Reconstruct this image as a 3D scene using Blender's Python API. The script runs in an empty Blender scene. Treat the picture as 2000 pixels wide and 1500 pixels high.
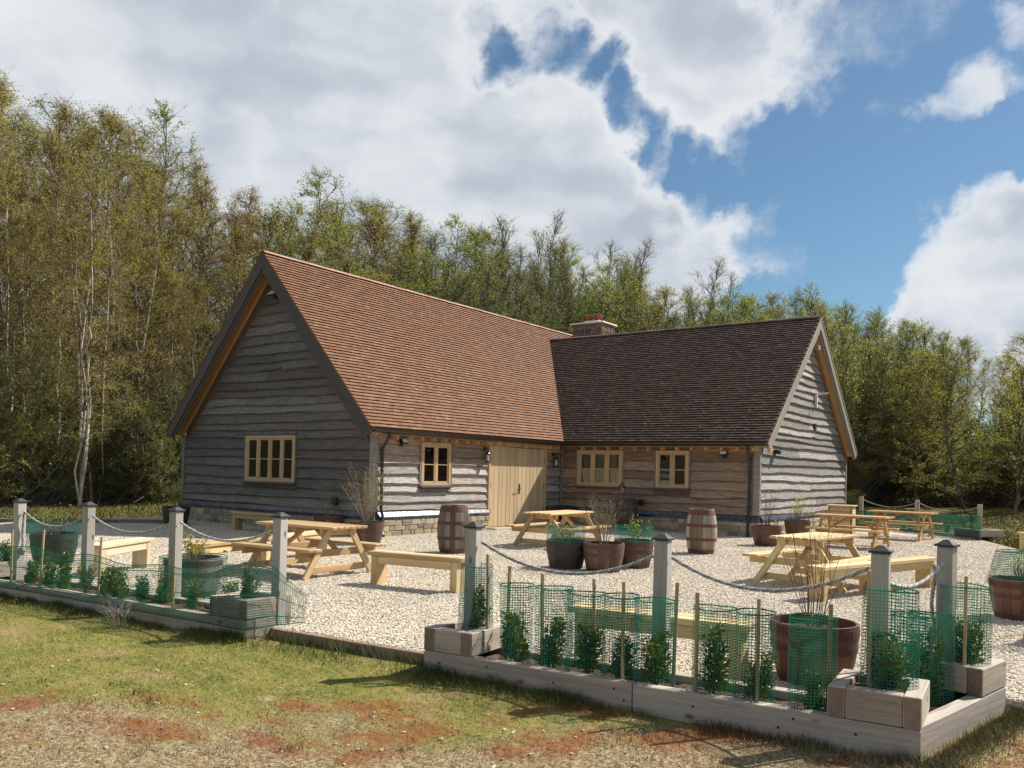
import bpy, math, random
import numpy as np
from mathutils import Vector, Matrix, Euler
random.seed(7)
RNG = np.random.default_rng(7)
SC = bpy.context.scene
COL = SC.collection
PI = math.pi
# ------------------------------------------------------------------ camera
CAM = Vector((13.466, -13.296, 1.55))
FWD = Vector((-0.58836, 0.80844, 0.01607)).normalized()
ROLL = 0.0239
r0 = Vector((FWD.y, -FWD.x, 0)).normalized()
u0 = r0.cross(FWD)
RGT = r0 * math.cos(ROLL) + u0 * math.sin(ROLL)
UPV = -r0 * math.sin(ROLL) + u0 * math.cos(ROLL)
cd = bpy.data.cameras.new('camera')
cd.sensor_width = 36.0
cd.lens = 36.0 * 1633.65 / 2000.0
cd.shift_y = 143.1 / 2000.0
cd.clip_end = 3000
cam = bpy.data.objects.new('camera', cd)
M = Matrix((RGT, UPV, -FWD)).transposed().to_4x4()
M.translation = CAM
cam.matrix_world = M
COL.objects.link(cam)
SC.camera = cam

# ------------------------------------------------------------------ sun, sky
SUN = Vector((0.47, 0.90, 1.02)).normalized()
sd = bpy.data.lights.new('sun', 'SUN')
sd.energy = 5.0
sd.angle = math.radians(0.53)
sd.color = (1.0, 0.955, 0.88)
so = bpy.data.objects.new('sun', sd)
so.rotation_euler = (-SUN).to_track_quat('-Z', 'Y').to_euler()
so.location = (20, 30, 40)
COL.objects.link(so)

SC.view_settings.view_transform = 'Standard'
SC.view_settings.look = 'None'
SC.view_settings.exposure = 0.60
SC.view_settings.gamma = 1.0
SC.view_settings.use_curve_mapping = False
SC.cycles.use_denoising = True
SC.cycles.max_bounces = 6
SC.cycles.diffuse_bounces = 3
SC.cycles.glossy_bounces = 3
SC.cycles.transparent_max_bounces = 8
SC.cycles.caustics_reflective = False
SC.cycles.caustics_refractive = False


class NT:
    """small helper around a node tree"""
    def __init__(s, nt):
        s.nt = nt

    def n(s, t, **kw):
        nd = s.nt.nodes.new(t)
        for k, v in kw.items():
            setattr(nd, k, v)
        return nd

    def set(s, sock, v):
        if v is None:
            return
        if isinstance(v, bpy.types.NodeSocket):
            s.nt.links.new(v, sock)
        elif isinstance(v, (int, float)) and sock.type in ('RGBA',):
            sock.default_value = (v, v, v, 1)
        elif isinstance(v, (tuple, list)) and sock.type == 'RGBA':
            sock.default_value = tuple(v)[:3] + (1,)
        else:
            sock.default_value = v

    def math(s, op, a, b=None, c=None, clamp=False):
        nd = s.n('ShaderNodeMath', operation=op)
        nd.use_clamp = clamp
        for i, v in enumerate((a, b, c)):
            if v is not None:
                s.set(nd.inputs[i], v)
        return nd.outputs[0]

    def vmath(s, op, a, b=None):
        nd = s.n('ShaderNodeVectorMath', operation=op)
        s.set(nd.inputs[0], a)
        if b is not None:
            s.set(nd.inputs[1], b)
        return nd.outputs['Value'] if op in ('DOT_PRODUCT', 'LENGTH') else nd.outputs[0]

    def noise(s, vec, scale, detail=4, rough=0.55, dist=0.0, col=False):
        nd = s.n('ShaderNodeTexNoise')
        s.set(nd.inputs['Vector'], vec)
        nd.inputs['Scale'].default_value = scale
        nd.inputs['Detail'].default_value = detail
        nd.inputs['Roughness'].default_value = rough
        nd.inputs['Distortion'].default_value = dist
        return nd.outputs['Color' if col else 'Fac']

    def mapr(s, v, a, b, c=0.0, d=1.0, smooth=True):
        nd = s.n('ShaderNodeMapRange')
        nd.interpolation_type = 'SMOOTHSTEP' if smooth else 'LINEAR'
        s.set(nd.inputs[0], v)
        for i, x in enumerate((a, b, c, d)):
            s.set(nd.inputs[i + 1], x)
        return nd.outputs[0]

    def mix(s, f, a, b, blend='MIX'):
        nd = s.n('ShaderNodeMix', data_type='RGBA', blend_type=blend)
        s.set(nd.inputs[0], f)
        s.set(nd.inputs[6], a)
        s.set(nd.inputs[7], b)
        return nd.outputs[2]

    def scale(s, vec, sc):
        return s.vmath('MULTIPLY', vec, sc)


world = bpy.data.worlds.new('World')
SC.world = world
world.use_nodes = True
W = NT(world.node_tree)
for nd in list(world.node_tree.nodes):
    world.node_tree.nodes.remove(nd)
sky = W.n('ShaderNodeTexSky')
sky.sky_type = 'NISHITA'
sky.sun_disc = False
sky.sun_elevation = math.asin(SUN.z)
sky.sun_rotation = math.atan2(SUN.x, SUN.y)
sky.air_density = 1.0
sky.dust_density = 0.4
sky.ozone_density = 2.0
bg_sky = W.n('ShaderNodeBackground')
W.set(bg_sky.inputs[0], W.mix(1.0, sky.outputs[0], (0.80, 1.0, 1.04), 'MULTIPLY'))
bg_sky.inputs[1].default_value = 0.058


def bearing_dir(right_deg, up_deg):
    """a fixed world direction: degrees to the right of / above the bearing of the barn"""
    a = math.radians(right_deg)
    h = (Vector((FWD.x, FWD.y, 0)).normalized() * math.cos(a) + Vector((FWD.y, -FWD.x, 0)).normalized() * math.sin(a))
    e = math.radians(up_deg)
    return (h * math.cos(e) + Vector((0, 0, 1)) * math.sin(e)).normalized()


tc = W.n('ShaderNodeTexCoord').outputs['Generated']
nz = W.n('ShaderNodeVectorMath', operation='NORMALIZE')
W.set(nz.inputs[0], tc)
dirv = nz.outputs[0]
warp = W.vmath('SUBTRACT', W.noise(dirv, 4.5, 9, 0.60, col=True), (0.5, 0.5, 0.5))
dwarp = W.vmath('NORMALIZE', W.vmath('ADD', dirv, W.scale(warp, (0.32, 0.32, 0.25))))
# (degrees right, degrees up, outer radius, inner radius, weight) of the cloud banks and the clear gaps
BLOBS = [(-34, 22, 46, 20, 1.0), (-14, 20, 20, 8, 0.8), (-6, 12, 13, 5, .5), (1.5, 21, 5, 1, 0.4), (9.5, 26.5, 9.5, 4.0, 1.0), (9.0, 20.5, 5.5, 2, .5), (14, 30, 7, 3, .5),
         (17.5, 25.5, 4.5, .5, .45), (3.0, 14.5, 8, 3.5, 0.85), (11.0, 14.0, 6.0, 2.0, 0.75), (16.0, 15.5, 4, 1, 0.40), (8, 9, 7, 3, .5),
         (29.5, 10.5, 6.4, 3.6, 1.0), (26.3, 7.5, 4.2, 2, .6), (37.5, 11, 8.5, 4, .9), (27.3, 21.0, 3.2, 0.3, 0.80), (33.8, 22.0, 4.0, 1.2, 0.85), (23.5, 21.0, 2.6, .3, .45), (29, 25.5, 2.2, .3, .45), (23.5, 28, 4.0, .5, .30),
         (-4.5, 29.6, 4.2, 0.3, -0.85), (-0.8, 28.6, 3.6, 0.3, -0.70), (2.2, 26.8, 3.4, 0.3, -0.75), (4.2, 24.2, 4.2, 0.5, -1.15), (6.4, 22.2, 3.4, 0.3, -0.80), (8.6, 19.8, 3.6, 0.4, -1.0), (11.5, 18.6, 3.0, 0.3, -0.7),
         (22, 17, 8, 3, -0.45), (18.5, 9.5, 5, 2, -.45), (31, 18.3, 3.2, 1, -.7)]
acc = None
for (ra, ua, ro, ri, wt) in BLOBS:
    dt = W.vmath('DOT_PRODUCT', dwarp, tuple(bearing_dir(ra, ua)))
    m = W.mapr(dt, math.cos(math.radians(ro)), math.cos(math.radians(ri)), 0.0, wt)
    acc = m if acc is None else W.math('ADD', acc, m)
fine = W.noise(W.scale(dirv, (1, 1, 1.4)), 8.0, 10, 0.62, 0.25)
big = W.noise(W.scale(dirv, (1, 1, 2.0)), 2.2, 4, 0.5)
dens = W.math('ADD', W.math('MULTIPLY', acc, 0.75), W.math('MULTIPLY', W.math('SUBTRACT', fine, 0.5), 1.25))
away = W.mapr(W.vmath('DOT_PRODUCT', dirv, bearing_dir(0, 15)), 0.55, 0.75, 1.0, 0.0)
dens = W.math('ADD', dens, W.math('MULTIPLY', away, W.mapr(big, 0.42, 0.62, 0.0, 0.62)))
alpha = W.mapr(dens, 0.0, 0.70)
thick = W.mapr(dens, 0.35, 1.25)
# the bellies of the banks are greyer than their sunlit flanks
belly = W.mapr(W.noise(W.vmath('ADD', W.scale(dirv, (1, 1, 2.4)), W.scale(warp, (.25, .25, .25))), 4.2, 3, 0.5), 0.30, 0.62, 0.10, 1.0)
shade = W.math('MULTIPLY', thick, belly)
ccol = W.mix(shade, (0.69, 0.71, 0.73), (0.40, 0.445, 0.515))
bg_cl = W.n('ShaderNodeBackground')
W.set(bg_cl.inputs[0], ccol)
bg_cl.inputs[1].default_value = 0.80
mixs = W.n('ShaderNodeMixShader')
W.set(mixs.inputs[0], W.math('MULTIPLY', alpha, 0.97))
W.set(mixs.inputs[1], bg_sky.outputs[0])
W.set(mixs.inputs[2], bg_cl.outputs[0])
wo = W.n('ShaderNodeOutputWorld')
W.set(wo.inputs[0], mixs.outputs[0])

# ------------------------------------------------------------------ mesh helpers


def fast_mesh(name, V, F, tint=None, smooth=False):
    """V (n,3); F (m,3) or (m,4) array or list of arrays; tint (m,3) per face"""
    me = bpy.data.meshes.new(name)
    V = np.asarray(V, np.float32)
    Fs = [np.asarray(f, np.int32) for f in (F if isinstance(F, list) else [F]) if len(f)]
    me.vertices.add(len(V))
    me.vertices.foreach_set('co', V.ravel())
    loops = np.concatenate([f.ravel() for f in Fs])
    counts = np.concatenate([np.full(len(f), f.shape[1], np.int32) for f in Fs])
    starts = np.concatenate([[0], np.cumsum(counts)[:-1]]).astype(np.int32)
    me.loops.add(len(loops))
    me.loops.foreach_set('vertex_index', loops)
    me.polygons.add(len(counts))
    me.polygons.foreach_set('loop_start', starts)
    me.polygons.foreach_set('loop_total', counts)
    me.polygons.foreach_set('use_smooth', np.full(len(counts), bool(smooth)))
    if tint is not None:
        at = me.attributes.new('tint', 'FLOAT_COLOR', 'FACE')
        c = np.ones((len(counts), 4), np.float32)
        c[:, :3] = tint
        at.data.foreach_set('color', c.ravel())
    me.update(calc_edges=True)
    return me


class MB:
    """collects shapes into one mesh"""
    def __init__(s):
        s.v = []; s.f = []; s.t = []

    def add(s, vs, fs, tint=(1, 1, 1)):
        k = len(s.v)
        s.v += [tuple(v) for v in vs]
        s.f += [tuple(i + k for i in f) for f in fs]
        if isinstance(tint, list):
            s.t += tint
        else:
            s.t += [tint] * len(fs)
        return s

    def box(s, lo, hi, tint=(1, 1, 1), b=0.0, mat=None):
        vs, fs = cbox(lo, hi, b)
        if mat is not None:
            vs = [mat @ Vector(v) for v in vs]
        return s.add(vs, fs, tint)

    def tube(s, pts, rad, n=8, tint=(1, 1, 1), caps=True):
        pts = [Vector(p) for p in pts]
        if not isinstance(rad, (list, tuple)):
            rad = [rad] * len(pts)
        vs = []
        ref = None
        for i, p in enumerate(pts):
            d = (pts[min(i + 1, len(pts) - 1)] - pts[max(i - 1, 0)]).normalized()
            if ref is None:
                ref = Vector((0, 0, 1)) if abs(d.z) < 0.9 else Vector((1, 0, 0))
            a = d.cross(ref).normalized()
            b = a.cross(d).normalized()
            ref = b
            for k in range(n):
                w = 2 * PI * k / n
                vs.append(p + (a * math.cos(w) + b * math.sin(w)) * rad[i])
        fs = []
        for i in range(len(pts) - 1):
            for k in range(n):
                fs.append((i * n + k, i * n + (k + 1) % n, (i + 1) * n + (k + 1) % n, (i + 1) * n + k))
        if caps:
            fs.append(tuple(range(n - 1, -1, -1)))
            fs.append(tuple(range((len(pts) - 1) * n, len(pts) * n)))
        return s.add(vs, fs, tint)

    def lathe(s, prof, n=24, tint=(1, 1, 1), cx=0, cy=0):
        vs = []
        for (r, z) in prof:
            for k in range(n):
                w = 2 * PI * k / n
                vs.append((cx + r * math.cos(w), cy + r * math.sin(w), z))
        fs = []
        for i in range(len(prof) - 1):
            for k in range(n):
                fs.append((i * n + k, i * n + (k + 1) % n, (i + 1) * n + (k + 1) % n, (i + 1) * n + k))
        return s.add(vs, fs, tint)

    def mesh(s, name, mat, smooth=False):
        me = bpy.data.meshes.new(name)
        me.from_pydata(s.v, [], s.f)
        at = me.attributes.new('tint', 'FLOAT_COLOR', 'FACE')
        c = np.ones((len(s.f), 4), np.float32)
        c[:, :3] = np.array(s.t, np.float32).reshape(-1, 3)
        at.data.foreach_set('color', c.ravel())
        if smooth:
            me.polygons.foreach_set('use_smooth', np.ones(len(s.f), bool))
        if mat:
            me.materials.append(mat)
        me.update()
        return me

    def build(s, name, mat, parent=None, loc=None, rot=None, smooth=False, matrix=None):
        return link(name, s.mesh(name, mat, smooth), parent, loc, rot, matrix)


def cbox(lo, hi, b=0.0):
    (x0, y0, z0), (x1, y1, z1) = lo, hi
    if b <= 0:
        vs = [(x0, y0, z0), (x1, y0, z0), (x1, y1, z0), (x0, y1, z0), (x0, y0, z1), (x1, y0, z1), (x1, y1, z1), (x0, y1, z1)]
        fs = [(0, 3, 2, 1), (4, 5, 6, 7), (0, 1, 5, 4), (1, 2, 6, 5), (2, 3, 7, 6), (3, 0, 4, 7)]
        return vs, fs
    vs = []
    idx = {}
    for sx in (0, 1):
        for sy in (0, 1):
            for sz in (0, 1):
                X = (x0, x1)[sx]; Y = (y0, y1)[sy]; Z = (z0, z1)[sz]
                ix = X + (b if sx == 0 else -b); iy = Y + (b if sy == 0 else -b); iz = Z + (b if sz == 0 else -b)
                for ax, v in enumerate(((X, iy, iz), (ix, Y, iz), (ix, iy, Z))):
                    idx[(sx, sy, sz, ax)] = len(vs)
                    vs.append(v)
    I = lambda a, b_, c, ax: idx[(a, b_, c, ax)]
    fs = [(I(0, 0, 0, 0), I(0, 0, 1, 0), I(0, 1, 1, 0), I(0, 1, 0, 0)), (I(1, 0, 0, 0), I(1, 1, 0, 0), I(1, 1, 1, 0), I(1, 0, 1, 0)),
          (I(0, 0, 0, 1), I(1, 0, 0, 1), I(1, 0, 1, 1), I(0, 0, 1, 1)), (I(0, 1, 0, 1), I(0, 1, 1, 1), I(1, 1, 1, 1), I(1, 1, 0, 1)),
          (I(0, 0, 0, 2), I(0, 1, 0, 2), I(1, 1, 0, 2), I(1, 0, 0, 2)), (I(0, 0, 1, 2), I(1, 0, 1, 2), I(1, 1, 1, 2), I(0, 1, 1, 2))]
    for a in (0, 1):
        for c in (0, 1):
            fs.append((I(0, a, c, 1), I(1, a, c, 1), I(1, a, c, 2), I(0, a, c, 2)))
            fs.append((I(a, 0, c, 0), I(a, 1, c, 0), I(a, 1, c, 2), I(a, 0, c, 2)))
            fs.append((I(a, c, 0, 0), I(a, c, 1, 0), I(a, c, 1, 1), I(a, c, 0, 1)))
            for d in (0, 1):
                fs.append((I(a, c, d, 0), I(a, c, d, 1), I(a, c, d, 2)))
    return vs, fs


def link(name, me, parent=None, loc=None, rot=None, matrix=None):
    o = bpy.data.objects.new(name, me)
    COL.objects.link(o)
    if parent is not None:
        o.parent = parent
    if matrix is not None:
        o.matrix_local = matrix
    else:
        if loc is not None:
            o.location = loc
        if rot is not None:
            o.rotation_euler = rot if isinstance(rot, (tuple, list, Euler)) else (0, 0, rot)
    return o


def tag(o, label=None, cat=None, group=None, kind=None):
    if label: o['label'] = label
    if cat: o['category'] = cat
    if group: o['group'] = group
    if kind: o['kind'] = kind
    return o


def thing(name, label, cat, loc=(0, 0, 0), rz=0.0, group=None):
    o = bpy.data.objects.new(name, None)
    o.empty_display_size = 0.1
    COL.objects.link(o)
    o.location = loc
    o.rotation_euler = (0, 0, rz) if not isinstance(rz, tuple) else rz
    return tag(o, label, cat, group)


def copy_tree(o, parent=None):
    c = o.copy()
    COL.objects.link(c)
    if parent is not None:
        c.parent = parent
    for ch in KIDS.get(o.name, []):
        copy_tree(ch, c)
    return c


KIDS = {}


def note_kids(o):
    """remember the children of a prototype (children lists are slow on big scenes)"""
    KIDS[o.name] = list(o.children)
    for c in o.children:
        note_kids(c)
    return o


ORD = ['first', 'second', 'third', 'fourth', 'fifth', 'sixth', 'seventh', 'eighth', 'ninth', 'tenth', 'eleventh', 'twelfth', 'thirteenth', 'fourteenth', 'fifteenth', 'sixteenth', 'seventeenth', 'eighteenth', 'nineteenth', 'twentieth']

# ------------------------------------------------------------------ materials
MAT = {}


def new_mat(name):
    m = bpy.data.materials.new(name)
    m.use_nodes = True
    t = NT(m.node_tree)
    bs = m.node_tree.nodes['Principled BSDF']
    MAT[name] = m
    return m, t, bs


def bump(t, bs, h, strength=0.4, dist=0.01):
    b = t.n('ShaderNodeBump')
    b.inputs['Strength'].default_value = strength
    b.inputs['Distance'].default_value = dist
    t.set(b.inputs['Height'], h)
    t.nt.links.new(b.outputs[0], bs.inputs['Normal'])


def tintnode(t):
    a = t.n('ShaderNodeAttribute', attribute_name='tint')
    return a.outputs['Color']


def sep(t, c):
    s = t.n('ShaderNodeSeparateColor')
    t.set(s.inputs[0], c)
    return s.outputs


def generic(name, rough=0.7, var=0.35, scl=(1, 1, 1), nscale=20.0, bstr=0.3, bdist=0.004, spec=0.3, metallic=0.0, objvar=0.12, base=None, dirt=None, knots=None):
    """colour = the tint of the piece, mottled by noise in object space, with a little variation per object"""
    m, t, bs = new_mat(name)
    co = t.n('ShaderNodeTexCoord').outputs['Object']
    inf = t.n('ShaderNodeObjectInfo').outputs['Random']
    off = t.math('MULTIPLY', inf, 37.0)
    cs = t.n('ShaderNodeCombineXYZ')
    for i in range(3):
        t.set(cs.inputs[i], off)
    v = t.vmath('ADD', t.scale(co, scl), cs.outputs[0])
    n1 = t.noise(v, nscale, 5, 0.6)
    n2 = t.noise(v, nscale * 0.17, 3, 0.5)
    k = t.math('ADD', t.math('MULTIPLY', n1, var * 1.3), t.math('MULTIPLY', n2, var * 1.3))
    k = t.math('ADD', k, 1.0 - var * 1.3)
    k = t.math('ADD', k, t.math('MULTIPLY', t.math('SUBTRACT', inf, 0.5), objvar * 2))
    c = t.mix(1.0, base if base else tintnode(t), k, 'MULTIPLY')
    if dirt:
        c = t.mix(t.mapr(t.noise(v, nscale * 0.35, 4, 0.6), dirt[1], dirt[2]), c, dirt[0])
    if knots:
        kv = t.n('ShaderNodeTexVoronoi')
        t.set(kv.inputs['Vector'], t.vmath('ADD', t.scale(co, (3.2, 7.0, 7.0)), cs.outputs[0]))
        kv.inputs['Scale'].default_value = 1.0
        ring = t.mapr(kv.outputs['Distance'], 0.05, 0.17, 0.8, 0.0)
        c = t.mix(ring, c, knots)
        split = t.noise(t.scale(v, (0.35, 3.0, 3.0)), 2.2, 3, 0.5)
        c = t.mix(t.mapr(t.math('ABSOLUTE', t.math('SUBTRACT', split, 0.5)), 0.0, 0.012, 0.65, 0.0), c, t.mix(1.0, c, (0.25, 0.2, 0.16), 'MULTIPLY'))
    t.set(bs.inputs['Base Color'], c)
    bs.inputs['Roughness'].default_value = rough
    bs.inputs['Specular IOR Level'].default_value = spec
    bs.inputs['Metallic'].default_value = metallic
    if bstr:
        bump(t, bs, n1, bstr, bdist)
    return m


# weathered oak boards: tint = (brightness, warmth, random)
m, t, bs = new_mat('weathered_board')
co = t.n('ShaderNodeTexCoord').outputs['Object']
inf = t.n('ShaderNodeObjectInfo').outputs['Random']
cs = t.n('ShaderNodeCombineXYZ')
for i in range(3):
    t.set(cs.inputs[i], t.math('MULTIPLY', inf, 51.0))
v = t.vmath('ADD', co, cs.outputs[0])
tr = sep(t, tintnode(t))
grain = t.noise(t.scale(v, (2.0, 20, 42)), 1.6, 5, 0.65, 0.4)
stain = t.noise(t.scale(v, (0.8, 2, 4)), 1.4, 4, 0.6, 0.3)
drip = t.noise(t.scale(v, (9, 3, 0.8)), 1.5, 3, 0.6)
knot = t.n('ShaderNodeTexVoronoi')
t.set(knot.inputs['Vector'], t.scale(v, (2.3, 3, 5.5)))
knot.inputs['Scale'].default_value = 1.0
kn = t.mapr(knot.outputs['Distance'], 0.03, 0.10, 1.0, 0.0)
grey = t.mix(t.mapr(grain, 0.30, 0.70), (0.125, 0.118, 0.112), (0.36, 0.345, 0.325))
warm = t.mix(t.mapr(grain, 0.3, 0.7), (0.135, 0.060, 0.023), (0.47, 0.27, 0.125))
wf = t.math('ADD', tr[1], t.math('MULTIPLY', t.math('SUBTRACT', stain, 0.5), 0.8), clamp=True)
c = t.mix(wf, grey, warm)
c = t.mix(t.math('MULTIPLY', t.mapr(drip, 0.55, 0.78), 0.30), c, (0.09, 0.08, 0.075))
c = t.mix(t.math('MULTIPLY', kn, 0.75), c, (0.045, 0.028, 0.02))
c = t.mix(1.0, c, t.math('ADD', t.math('MULTIPLY', inf, 0.6), 0.66), 'MULTIPLY')
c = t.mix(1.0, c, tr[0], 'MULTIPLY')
t.set(bs.inputs['Base Color'], c)
bs.inputs['Roughness'].default_value = 0.62
bs.inputs['Specular IOR Level'].default_value = 0.35
bump(t, bs, t.math('ADD', grain, t.math('MULTIPLY', stain, 0.8)), 0.5, 0.006)

generic('tile', 0.78, 0.34, (1, 1, 1), 26, 0.5, 0.004, 0.25, objvar=0.0, dirt=((0.17, 0.14, 0.11), 0.62, 0.82))
generic('tile_old', 0.6, 0.5, (1, 1, 1), 22, 0.5, 0.004, 0.45, objvar=0.0, dirt=((0.26, 0.24, 0.19), 0.62, 0.72))
generic('stone', 0.85, 0.45, (1, 1, 1), 30, 0.7, 0.008, 0.2)
generic('mortar', 0.9, 0.3, (1, 1, 1), 40, 0.5, 0.004, 0.15, base=(0.50, 0.42, 0.31))
generic('blue_brick', 0.30, 0.4, (1, 1, 1), 26, 0.25, 0.003, 0.6)
generic('oak', 0.6, 0.30, (2.2, 30, 30), 1.6, 0.25, 0.002, 0.3)
generic('pine', 0.6, 0.46, (1.6, 24, 24), 1.8, 0.35, 0.003, 0.3, objvar=0.2, dirt=((0.26, 0.19, 0.115), 0.60, 0.80), knots=(0.16, 0.075, 0.03))
generic('sleeper', 0.75, 0.55, (1.4, 22, 22), 1.9, 0.45, 0.004, 0.25, objvar=0.10, dirt=((0.13, 0.125, 0.09), 0.58, 0.80), knots=(0.09, 0.06, 0.04))
generic('post_wood', 0.7, 0.42, (1.6, 26, 26), 1.9, 0.4, 0.004, 0.25, objvar=0.1, knots=(0.10, 0.075, 0.055))
generic('barge_wood', 0.65, 0.4, (1.6, 20, 20), 1.8, 0.35, 0.003, 0.3)
generic('barrel_wood', 0.55, 0.5, (14, 14, 1.2), 2.0, 0.35, 0.003, 0.4, objvar=0.28)
generic('rust_iron', 0.7, 0.6, (1, 1, 1), 24, 0.3, 0.002, 0.4)
generic('black_metal', 0.35, 0.2, (1, 1, 1), 20, 0.0, 0.0, 0.5)
generic('paint', 0.5, 0.15, (1, 1, 1), 20, 0.0, 0.0, 0.4)
generic('concrete', 0.85, 0.3, (1, 1, 1), 20, 0.3, 0.003, 0.2)
generic('rope', 0.9, 0.45, (1, 1, 1), 60, 0.3, 0.002, 0.1)
generic('soil', 0.95, 0.6, (1, 1, 1), 30, 0.8, 0.02, 0.1)
generic('cane', 0.7, 0.35, (1, 1, 1), 20, 0.2, 0.002, 0.2)
generic('cloth', 0.9, 0.25, (1, 1, 1), 10, 0.0, 0.0, 0.1)
generic('terracotta', 0.8, 0.4, (1, 1, 1), 20, 0.3, 0.003, 0.2)
generic('bark', 0.85, 0.55, (1, 1, 0.6), 9, 0.4, 0.01, 0.15, objvar=0.12)
generic('twig', 0.85, 0.3, (1, 1, 1), 6, 0.0, 0.0, 0.1)
generic('dark_inside', 0.9, 0.3, (1, 1, 1), 6, 0.0, 0.0, 0.1, base=(0.035, 0.03, 0.026))

# glass: clear pane with a mirror-like coat
m, t, bs = new_mat('glass')
tr_ = t.n('ShaderNodeBsdfTransparent')
tr_.inputs[0].default_value = (0.80, 0.84, 0.82, 1)
gl = t.n('ShaderNodeBsdfGlossy')
gl.inputs['Roughness'].default_value = 0.02
gl.inputs['Color'].default_value = (0.9, 0.9, 0.9, 1)
fr = t.n('ShaderNodeFresnel')
fr.inputs[0].default_value = 1.6
ms = t.n('ShaderNodeMixShader')
t.set(ms.inputs[0], t.math('ADD', fr.outputs[0], 0.04))
t.set(ms.inputs[1], tr_.outputs[0])
t.set(ms.inputs[2], gl.outputs[0])
t.nt.links.new(ms.outputs[0], t.nt.nodes['Material Output'].inputs[0])

# leaves: diffuse with light passing through
def leaf_mat(name, c1, c2, c3, trans=0.45, rough=0.5, wscale=0.6):
    m, t, bs = new_mat(name)
    pos = t.n('ShaderNodeNewGeometry').outputs['Position']
    inf = t.n('ShaderNodeObjectInfo').outputs['Random']
    n = t.noise(pos, wscale, 3, 0.6)
    n2 = t.noise(pos, 9.0, 2, 0.6)
    c = t.mix(t.mapr(n, 0.35, 0.65), c1, c2)
    c = t.mix(t.mapr(n2, 0.45, 0.70), c, c3)
    c = t.mix(1.0, c, t.math('ADD', t.math('MULTIPLY', inf, 0.5), 0.95), 'MULTIPLY')
    t.set(bs.inputs['Base Color'], c)
    bs.inputs['Roughness'].default_value = rough
    bs.inputs['Specular IOR Level'].default_value = 0.3
    tl = t.n('ShaderNodeBsdfTranslucent')
    t.set(tl.inputs[0], t.mix(1.0, c, (1.15, 1.15, 0.6), 'MULTIPLY'))
    ms = t.n('ShaderNodeMixShader')
    ms.inputs[0].default_value = trans
    t.set(ms.inputs[1], bs.outputs[0])
    t.set(ms.inputs[2], tl.outputs[0])
    t.nt.links.new(ms.outputs[0], t.nt.nodes['Material Output'].inputs[0])
    return m


leaf_mat('leaf_olive', (0.285, 0.245, 0.07), (0.245, 0.235, 0.06), (0.36, 0.31, 0.11), 0.5)
leaf_mat('leaf_rust', (0.285, 0.195, 0.075), (0.265, 0.2, 0.07), (0.35, 0.265, 0.11), 0.5)
leaf_mat('leaf_green', (0.195, 0.245, 0.055), (0.17, 0.22, 0.055), (0.28, 0.31, 0.08), 0.5)
leaf_mat('leaf_lime', (0.33, 0.3, 0.05), (0.26, 0.265, 0.045), (0.41, 0.36, 0.08), 0.5)
leaf_mat('leaf_willow', (0.185, 0.215, 0.075), (0.225, 0.24, 0.085), (0.27, 0.28, 0.11), 0.5)
leaf_mat('leaf_dark', (0.064, 0.096, 0.029), (0.096, 0.112, 0.032), (0.160, 0.160, 0.048))
leaf_mat('leaf_hedge', (0.045, 0.085, 0.016), (0.070, 0.110, 0.020), (0.20, 0.20, 0.03), 0.25, 0.35, 6.0)
leaf_mat('leaf_gorse', (0.30, 0.17, 0.02), (0.12, 0.12, 0.02), (0.40, 0.22, 0.02))
leaf_mat('leaf_net', (0.012, 0.112, 0.098), (0.012, 0.112, 0.098), (0.02, 0.14, 0.12), 0.35, 0.35)

# lawn: moss and grass, a worn straw-and-red strip near the viewer, bare soil patches
def lawn_nodes(t):
    pos = t.n('ShaderNodeNewGeometry').outputs['Position']
    fl = Vector((FWD.x, FWD.y, 0)).normalized()
    along = t.vmath('DOT_PRODUCT', t.vmath('SUBTRACT', pos, tuple(CAM)), tuple(fl))
    n1 = t.noise(pos, 0.55, 4, 0.6)
    n2 = t.noise(pos, 3.0, 5, 0.65)
    n3 = t.noise(pos, 14.0, 4, 0.6)
    n4 = t.noise(pos, 1.3, 4, 0.6)
    green = t.mix(t.mapr(n2, 0.35, 0.65), (0.130, 0.140, 0.030), (0.205, 0.180, 0.048))
    green = t.mix(t.mapr(n3, 0.5, 0.75), green, (0.27, 0.215, 0.085))
    green = t.mix(t.math('MULTIPLY', t.mapr(n4, 0.52, 0.70), 0.7), green, (0.30, 0.205, 0.10))
    n5 = t.noise(pos, 42.0, 3, 0.6)
    dry = t.mix(t.mapr(n5, 0.35, 0.65), (0.13, 0.085, 0.045), (0.42, 0.335, 0.215))
    dry = t.mix(t.mapr(n3, 0.45, 0.7), dry, (0.23, 0.16, 0.085))
    dry = t.mix(t.mapr(n2, 0.55, 0.70), dry, (0.20, 0.165, 0.05))
    edge = t.math('ADD', along, t.math('MULTIPLY', t.math('SUBTRACT', n1, 0.5), 3.2))
    edge = t.math('ADD', edge, t.math('MULTIPLY', t.math('SUBTRACT', n2, 0.5), 1.0))
    df = t.mapr(edge, 4.8, 5.9, 0.85, 0.0)
    red = t.math('MULTIPLY', t.mapr(edge, 4.4, 5.1), t.mapr(edge, 5.6, 6.1, 1.0, 0.0))
    red = t.math('MULTIPLY', red, t.mapr(t.noise(pos, 1.7, 4, 0.65), 0.44, 0.60))
    c = t.mix(df, green, dry)
    c = t.mix(t.math('MULTIPLY', red, 0.75), c, t.mix(n3, (0.15, 0.045, 0.016), (0.25, 0.085, 0.032)))
    return pos, c, n2, n3


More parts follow.
